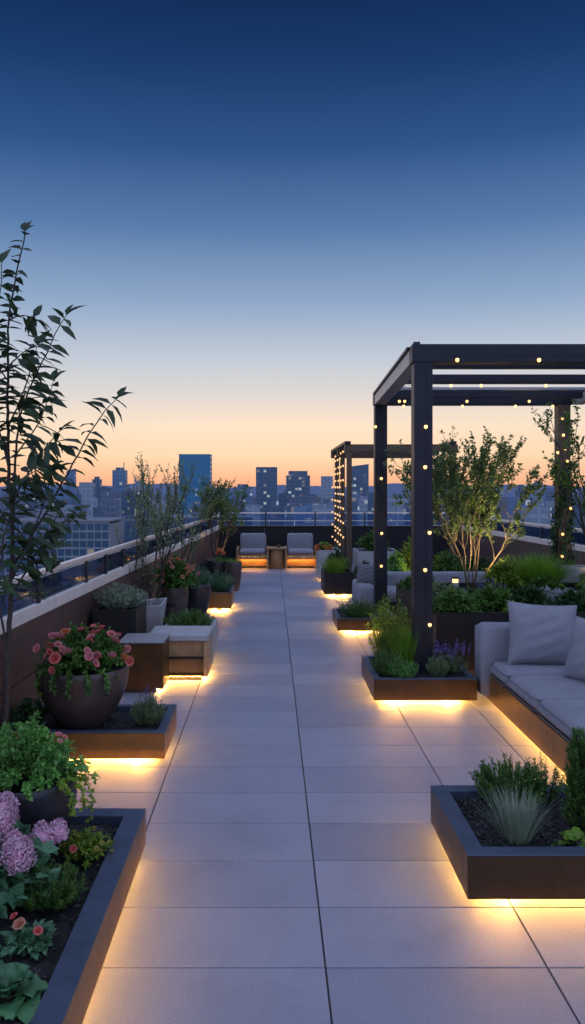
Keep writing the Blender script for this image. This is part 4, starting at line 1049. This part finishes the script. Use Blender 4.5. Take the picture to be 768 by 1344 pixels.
# ------------------------------------------------------------------ city
def mat_city(name, base, glassy, lit, uw=3.2, vh=3.6, lits=1.0, haze=(.03, .055, .13), hz=.25, thr=.86):
    m, nt, bs = newmat(name)
    tc = node(nt, 'ShaderNodeTexCoord'); g = node(nt, 'ShaderNodeNewGeometry')
    sp = node(nt, 'ShaderNodeSeparateXYZ'); L(nt, tc.outputs['Object'], sp.inputs[0])
    sn = node(nt, 'ShaderNodeSeparateXYZ'); L(nt, g.outputs['Normal'], sn.inputs[0])
    ax = node(nt, 'ShaderNodeMath', operation='ABSOLUTE'); L(nt, sn.outputs['X'], ax.inputs[0])
    gt = node(nt, 'ShaderNodeMath', operation='GREATER_THAN'); L(nt, ax.outputs[0], gt.inputs[0]); gt.inputs[1].default_value = .5
    mu = node(nt, 'ShaderNodeMix', data_type='FLOAT'); L(nt, gt.outputs[0], mu.inputs['Factor']); L(nt, sp.outputs['X'], mu.inputs['A']); L(nt, sp.outputs['Y'], mu.inputs['B'])
    def m2(op, a, b=None, bv=None):
        n = node(nt, 'ShaderNodeMath', operation=op); L(nt, a, n.inputs[0])
        if b is not None: L(nt, b, n.inputs[1])
        if bv is not None: n.inputs[1].default_value = bv
        return n.outputs[0]
    u = m2('DIVIDE', mu.outputs['Result'], bv=uw); v = m2('DIVIDE', sp.outputs['Z'], bv=vh)
    fu, fv = m2('FLOOR', u), m2('FLOOR', v); ru, rv = m2('FRACT', u), m2('FRACT', v)
    inw = m2('MULTIPLY', m2('MULTIPLY', m2('GREATER_THAN', ru, bv=.14), m2('LESS_THAN', ru, bv=.9)), m2('MULTIPLY', m2('GREATER_THAN', rv, bv=.22), m2('LESS_THAN', rv, bv=.86)))
    az = node(nt, 'ShaderNodeMath', operation='ABSOLUTE'); L(nt, sn.outputs['Z'], az.inputs[0])
    wall = m2('LESS_THAN', az.outputs[0], bv=.5); inw = m2('MULTIPLY', inw, wall)
    cb = node(nt, 'ShaderNodeCombineXYZ'); L(nt, fu, cb.inputs[0]); L(nt, fv, cb.inputs[1]); L(nt, gt.outputs[0], cb.inputs[2])
    oi = node(nt, 'ShaderNodeObjectInfo'); va = node(nt, 'ShaderNodeVectorMath', operation='ADD'); cb2 = node(nt, 'ShaderNodeCombineXYZ')
    o100 = m2('MULTIPLY', oi.outputs['Random'], bv=173.); L(nt, o100, cb2.inputs[2]); L(nt, cb.outputs[0], va.inputs[0]); L(nt, cb2.outputs[0], va.inputs[1])
    wn = node(nt, 'ShaderNodeTexWhiteNoise', noise_dimensions='3D'); L(nt, va.outputs[0], wn.inputs['Vector'])
    on = m2('GREATER_THAN', wn.outputs['Value'], bv=thr); on = m2('MULTIPLY', on, inw)
    pos = node(nt, 'ShaderNodeMix', data_type='RGBA'); L(nt, inw, pos.inputs['Factor']); pos.inputs['A'].default_value = (*base, 1); pos.inputs['B'].default_value = (*glassy, 1)
    n = noise(nt, .06, 4); r_ = ramp(nt, n.outputs['Fac'], [(.3, (.7, .7, .7)), (.7, (1.2, 1.2, 1.2))])
    mx = node(nt, 'ShaderNodeMix', data_type='RGBA', blend_type='MULTIPLY'); mx.inputs['Factor'].default_value = 1; L(nt, pos.outputs['Result'], mx.inputs['A']); L(nt, r_.outputs['Color'], mx.inputs['B'])
    L(nt, mx.outputs['Result'], bs.inputs['Base Color'])
    rr = node(nt, 'ShaderNodeMapRange'); L(nt, inw, rr.inputs['Value']); rr.inputs['To Min'].default_value = .8; rr.inputs['To Max'].default_value = .18; L(nt, rr.outputs['Result'], bs.inputs['Roughness'])
    # lit windows, then aerial haze painted in as an even blue emission
    wc = ramp(nt, wn.outputs['Color'], [(0, (1, .62, .28)), (.6, (1, .8, .5)), (1, (.75, .88, 1))])
    sw = node(nt, 'ShaderNodeSeparateXYZ'); L(nt, wn.outputs['Color'], sw.inputs[0]); br = m2('MULTIPLY', m2('MULTIPLY', on, m2('POWER', sw.outputs['Y'], bv=2.)), bv=lits*2.1)
    em = node(nt, 'ShaderNodeEmission'); L(nt, wc.outputs['Color'], em.inputs['Color']); L(nt, br, em.inputs['Strength'])
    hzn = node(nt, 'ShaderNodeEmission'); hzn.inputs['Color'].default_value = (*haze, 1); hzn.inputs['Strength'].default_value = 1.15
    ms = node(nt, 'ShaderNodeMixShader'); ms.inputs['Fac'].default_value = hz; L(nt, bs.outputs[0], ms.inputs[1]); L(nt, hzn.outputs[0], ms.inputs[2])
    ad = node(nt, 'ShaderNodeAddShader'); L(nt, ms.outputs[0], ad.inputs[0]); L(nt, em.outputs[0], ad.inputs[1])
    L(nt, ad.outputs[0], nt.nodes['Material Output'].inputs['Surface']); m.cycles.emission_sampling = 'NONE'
    return m
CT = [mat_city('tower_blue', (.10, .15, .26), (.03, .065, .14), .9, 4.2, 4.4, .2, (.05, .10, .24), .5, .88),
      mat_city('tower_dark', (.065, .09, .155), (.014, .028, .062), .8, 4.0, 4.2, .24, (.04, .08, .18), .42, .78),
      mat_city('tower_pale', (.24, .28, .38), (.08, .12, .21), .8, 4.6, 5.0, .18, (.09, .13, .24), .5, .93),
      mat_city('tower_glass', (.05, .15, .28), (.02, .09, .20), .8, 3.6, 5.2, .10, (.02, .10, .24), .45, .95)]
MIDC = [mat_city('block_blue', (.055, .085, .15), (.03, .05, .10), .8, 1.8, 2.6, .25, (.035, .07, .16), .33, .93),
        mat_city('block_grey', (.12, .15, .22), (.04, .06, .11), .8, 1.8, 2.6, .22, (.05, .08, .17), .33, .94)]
GROUNDM = mat_rough('city_ground', (.05, .06, .085), .4, .02, .9, .2, .5)
g = MB().box(-4000, 4000, -600, 6000, -42, -40).build('city_ground', GROUNDM); tag(g, kind='structure')
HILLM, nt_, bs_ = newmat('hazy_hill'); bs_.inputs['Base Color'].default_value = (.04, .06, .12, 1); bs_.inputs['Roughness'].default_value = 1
bs_.inputs['Emission Color'].default_value = (.055, .08, .17, 1); bs_.inputs['Emission Strength'].default_value = .75  # distance haze painted as a faint blue glow of the hill surface
H_ = MB(); xs_ = np.linspace(-3000, 3000, 160); hh = 6+10*np.sin(xs_*.0021)**2+6*np.sin(xs_*.011+1)+3*np.sin(xs_*.037)
V = np.concatenate([np.stack([xs_, np.full(160, 3600.), np.full(160, -40.)], 1), np.stack([xs_, np.full(160, 3700.), hh], 1), np.stack([xs_, np.full(160, 4000.), np.full(160, -40.)], 1)])
H_.add(V, quads=[(i, i+1, 160+i+1, 160+i) for i in range(159)]+[(160+i, 160+i+1, 320+i+1, 320+i) for i in range(159)])
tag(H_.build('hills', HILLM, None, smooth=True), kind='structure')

def tower(label, p0, p1, top, Y, mi, depth=.8, roof='box', slant=0, group=None):
    s = Y/1063; x0, x1 = (p0-356)*s, (p1-356)*s; z1 = 1.65+(640-top)*s; w_ = x1-x0; d = w_*depth
    t = thing('tower_block', label, 'building', ((x0+x1)/2, Y+d/2, -40), 0, group); h = z1+40
    a, b = -w_/2, w_/2
    if roof == 'slant':
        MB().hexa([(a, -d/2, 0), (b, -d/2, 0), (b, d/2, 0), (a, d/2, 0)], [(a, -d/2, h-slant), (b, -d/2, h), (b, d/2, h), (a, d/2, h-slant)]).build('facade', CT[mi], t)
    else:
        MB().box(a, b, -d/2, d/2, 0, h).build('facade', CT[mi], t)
    if roof in ('box', 'spire', 'step'):
        k = .55 if roof != 'step' else .8
        MB().box(a*k, b*k, -d*.3, d*.3, h, h+(3.5 if roof != 'step' else 6)*s).build('roof_plant', CT[1], t)
    if roof == 'spire': MB().tube([(b*.6, 0, h), (b*.6, 0, h+10*s)], .5, 5).build('antenna', CT[1], t)
    if roof == 'crown':
        for xx in (a, b-1.2): MB().box(xx, xx+1.2, -d/2, d/2, h, h+4*s).build('roof_fin', CT[1], t)
    return t
TW = [('slim blue tower with sloping top left of the twin blocks', 87, 98, 615, 900, 0, 'slant', 3), ('broad pale slab tower left of the dark round topped one', 104, 121, 633, 850, 2, 'flat', 0),
      ('dark tower with a small roof box beside the pale slab', 121, 132, 629, 900, 1, 'box', 0), ('shorter dark block right of the roof box tower', 132, 146, 641, 880, 1, 'slant', -3),
      ('tall slim blue tower with a thin spire', 147.5, 165, 617, 950, 0, 'spire', 0), ('small pale flared tower near the spire tower', 177, 188, 631, 1100, 2, 'crown', 0),
      ('large teal glass tower, widest on the skyline', 235, 276, 596, 900, 3, 'flat', 0), ('low blue block left of the mid skyline towers', 295, 306, 652, 1000, 0, 'flat', 0),
      ('stepped blue block left of the lit office tower', 306, 331, 639, 1000, 0, 'box', 0), ('tall office tower with many lit windows left of centre', 336, 364, 613, 950, 1, 'flat', 0),
      ('dark flat topped tower with a stepped crown right of centre', 376, 407, 624, 950, 1, 'step', 0), ('plain pale blue tower beside the string lit lattice', 422, 437, 625, 980, 2, 'flat', 0),
      ('tall lit window tower seen inside the far pergola', 460, 484, 609, 1000, 1, 'slant', 3), ('low dark block seen between the pergola posts', 484, 508, 646, 1000, 1, 'flat', 0),
      ('dark block seen above the right handrail', 680, 695, 636, 950, 1, 'flat', 0), ('pale block seen left of the ivy clad post', 701, 713, 634, 1000, 2, 'box', 0), ('broad hazy block behind the ivy clad post', 713, 732, 640, 1050, 0, 'flat', 0),
      ('hazy block seen behind the young tree leaves', 58, 86, 640, 900, 0, 'flat', 0), ('short dark block at the far left behind the young tree', 22, 52, 646, 800, 1, 'flat', 0)]
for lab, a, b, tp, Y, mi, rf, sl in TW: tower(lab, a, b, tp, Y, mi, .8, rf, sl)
rr = random.Random(11)
GL = 'hazy low city building in the crowd under the skyline towers'
for i in range(120):
    Y = rr.choice([330, 360, 400, 430, 460, 560, 680, 800]); px = rr.uniform(-120, 900)
    top = 640+rr.uniform(3, 16)+(26*160/Y if Y < 500 else 0); wpx = rr.uniform(9, 26)*(1 if Y > 300 else 1.8)
    s = Y/1063; x0 = (px-356)*s; z1 = 1.65+(640-top)*s; w_ = wpx*s; d = w_*rr.uniform(.5, 1.1)
    t = thing('city_building', GL, 'building', (x0, Y, -40), rr.uniform(-.15, .15), 'low buildings of the distant city')
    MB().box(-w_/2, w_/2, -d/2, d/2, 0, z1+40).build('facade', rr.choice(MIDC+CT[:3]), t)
    k = rr.uniform(.2, .5); xo = rr.uniform(-.3, .2)*w_
    MB().box(xo, xo+w_*k*.6, -d*.2, d*.2, z1+40, z1+40+rr.uniform(1, 3)).build('roof_plant', MIDC[1], t)

# nearby glass office block below the left parapet
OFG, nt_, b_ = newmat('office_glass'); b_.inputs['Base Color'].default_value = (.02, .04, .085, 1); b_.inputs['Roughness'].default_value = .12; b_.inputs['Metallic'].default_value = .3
b_.inputs['Emission Color'].default_value = (.02, .05, .11, 1); b_.inputs['Emission Strength'].default_value = .5  # faint blue emission put into the unlit panes
n = noise(nt_, .3, 3); bump(nt_, b_, n.outputs['Fac'], .05, .05)
OFL, nt_, b_ = newmat('office_lit_glass'); b_.inputs['Base Color'].default_value = (.1, .1, .1, 1); b_.inputs['Roughness'].default_value = .2
n = noise(nt_, 1.2, 3); r_ = ramp(nt_, n.outputs['Fac'], [(.35, (.10, .13, .16)), (.65, (.45, .36, .22))]); L(nt_, r_.outputs['Color'], b_.inputs['Emission Color']); b_.inputs['Emission Strength'].default_value = .5
OFS = mat_rough('office_slab', (.26, .27, .30), .2, .5, .8, .1)
OFR = mat_rough('pale_roof', (.17, .19, .22), .15, .3, .8, .1)
t = thing('office_building', 'low glass office block with floor slabs beyond the left parapet', 'building', (-66, 250, -40))
nx, nz = 14, 7; x0, x1 = -16, 16; fw = (x1-x0)/nx; ztop = 31.0; fh = 2.6
MB().box(x0, x1, .1, 26, 0, ztop-.55).build('core', OFS, t)
for k in range(nz+1): MB().box(x0-.15, x1+.15, -.25, .1-.003, ztop-k*fh-.5, ztop-k*fh).build('floor_slab', OFS, t)
for k in range(nx+1): MB().box(x0+k*fw-.13, x0+k*fw+.13, -.2, .095, ztop-nz*fh, ztop-.51).build('mullion', OFS, t)
ro = random.Random(4)
for i in range(nx):
    for k in range(nz):
        o = MB().box(x0+i*fw+.15, x0+(i+1)*fw-.15, .02, .09, ztop-(k+1)*fh+.01, ztop-k*fh-.51); o.build('window', OFL if ro.random() < .05 else OFG, t)
MB().box(x0-.4, x1+.4, -.5, 26.4, ztop+.01, ztop+.5).build('roof', OFR, t)
MB().box(-9, 3, 8, 18, ztop+.501, ztop+2.6).build('roof_plant', OFR, t)
for i, (px0, px1, top, Y, lab) in enumerate([(128, 215, 684, 300, 'pale flat roofed block behind the glass office beyond the left parapet'), (-60, 60, 672, 330, 'pale roofed hall seen behind the young tree trunk'), (215, 330, 680, 270, 'wide low block seen behind the far left corner tree')]):
    s = Y/1063; a, b = (px0-356)*s, (px1-356)*s; z1 = 1.65+(640-top)*s
    t = thing('low_building', lab, 'building', ((a+b)/2, Y, -40)); w_ = (b-a)/2
    MB().box(-w_, w_, 0, 22, 0, z1+40).build('facade', MIDC[i % 2], t)
    MB().box(-w_-.2, w_+.2, -.2, 22.2, z1+40, z1+40.35).build('roof', OFR, t)
    MB().box(-w_*.4, w_*.1, 6, 11, z1+40.351, z1+41.6).build('roof_plant', MIDC[1], t)

# ------------------------------------------------------------------ world and sun
wd = bpy.data.worlds.new('World'); SC.world = wd; wd.use_nodes = True; nt = wd.node_tree
for n in list(nt.nodes): nt.nodes.remove(n)
out = node(nt, 'ShaderNodeOutputWorld')
tc = node(nt, 'ShaderNodeTexCoord'); sp = node(nt, 'ShaderNodeSeparateXYZ'); L(nt, tc.outputs['Generated'], sp.inputs[0])
def s2l(c): return tuple(((x/255)/12.92 if x/255 < .04045 else ((x/255+.055)/1.055)**2.4) for x in c)
A = [(0, s2l((238, 172, 138))), (.012, s2l((246, 188, 148))), (.038, s2l((253, 217, 178))), (.075, s2l((250, 226, 200))), (.112, s2l((221, 215, 213))),
     (.158, s2l((190, 201, 215))), (.22, s2l((142, 168, 201))), (.305, s2l((84, 122, 170))), (.385, s2l((42, 83, 137))), (.46, s2l((20, 58, 108))), (.53, s2l((8, 38, 82))), (.8, s2l((8, 32, 74)))]
B = [(0, s2l((135, 130, 150))), (.1, s2l((150, 155, 180))), (.3, s2l((110, 130, 172))), (.55, s2l((40, 75, 130))), (1, s2l((12, 38, 84)))]
ra = ramp(nt, sp.outputs['Z'], A); rb = ramp(nt, sp.outputs['Z'], B)
mr = node(nt, 'ShaderNodeMapRange', interpolation_type='SMOOTHSTEP'); mr.inputs['From Min'].default_value = -.35; mr.inputs['From Max'].default_value = .6
L(nt, sp.outputs['Y'], mr.inputs['Value'])
mx = node(nt, 'ShaderNodeMix', data_type='RGBA'); L(nt, mr.outputs['Result'], mx.inputs['Factor']); L(nt, rb.outputs['Color'], mx.inputs['A']); L(nt, ra.outputs['Color'], mx.inputs['B'])
bg = node(nt, 'ShaderNodeBackground'); L(nt, mx.outputs['Result'], bg.inputs['Color']); bg.inputs['Strength'].default_value = 1
sky = node(nt, 'ShaderNodeTexSky', sky_type='NISHITA'); sky.sun_disc = False; sky.sun_elevation = R(1.0); sky.sun_rotation = R(0)
bg2 = node(nt, 'ShaderNodeBackground'); L(nt, sky.outputs['Color'], bg2.inputs['Color']); bg2.inputs['Strength'].default_value = .004
ad = node(nt, 'ShaderNodeAddShader'); L(nt, bg.outputs[0], ad.inputs[0]); L(nt, bg2.outputs[0], ad.inputs[1]); L(nt, ad.outputs[0], out.inputs['Surface'])
sd = bpy.data.lights.new('dusk_sky_glow', 'SUN'); sd.energy = 2.3; sd.angle = R(150); sd.color = (.56, .66, 1.0)
so = bpy.data.objects.new('dusk_sky_glow', sd); COL.objects.link(so); so.rotation_euler = (R(25), R(0), 0)   # soft glow from above and behind the viewer

# ------------------------------------------------------------------ camera
cd = bpy.data.cameras.new('camera'); cam = bpy.data.objects.new('camera', cd); COL.objects.link(cam)
cam.location = (0, 0, 1.65); cam.rotation_euler = (R(90), 0, 0)
cd.sensor_fit = 'VERTICAL'; cd.sensor_height = 36; cd.lens = 36*1063/1344
cd.shift_x = 28/1344; cd.shift_y = -32/1344; cd.clip_start = .05; cd.clip_end = 12000
SC.camera = cam
SC.view_settings.view_transform = 'Standard'; SC.view_settings.look = 'None'; SC.view_settings.exposure = 0; SC.view_settings.gamma = 1
cy = SC.cycles; cy.use_denoising = True; cy.max_bounces = 6; cy.diffuse_bounces = 3; cy.glossy_bounces = 3; cy.transmission_bounces = 4; cy.transparent_max_bounces = 12
cy.sample_clamp_indirect = 4; cy.caustics_reflective = False; cy.caustics_refractive = False
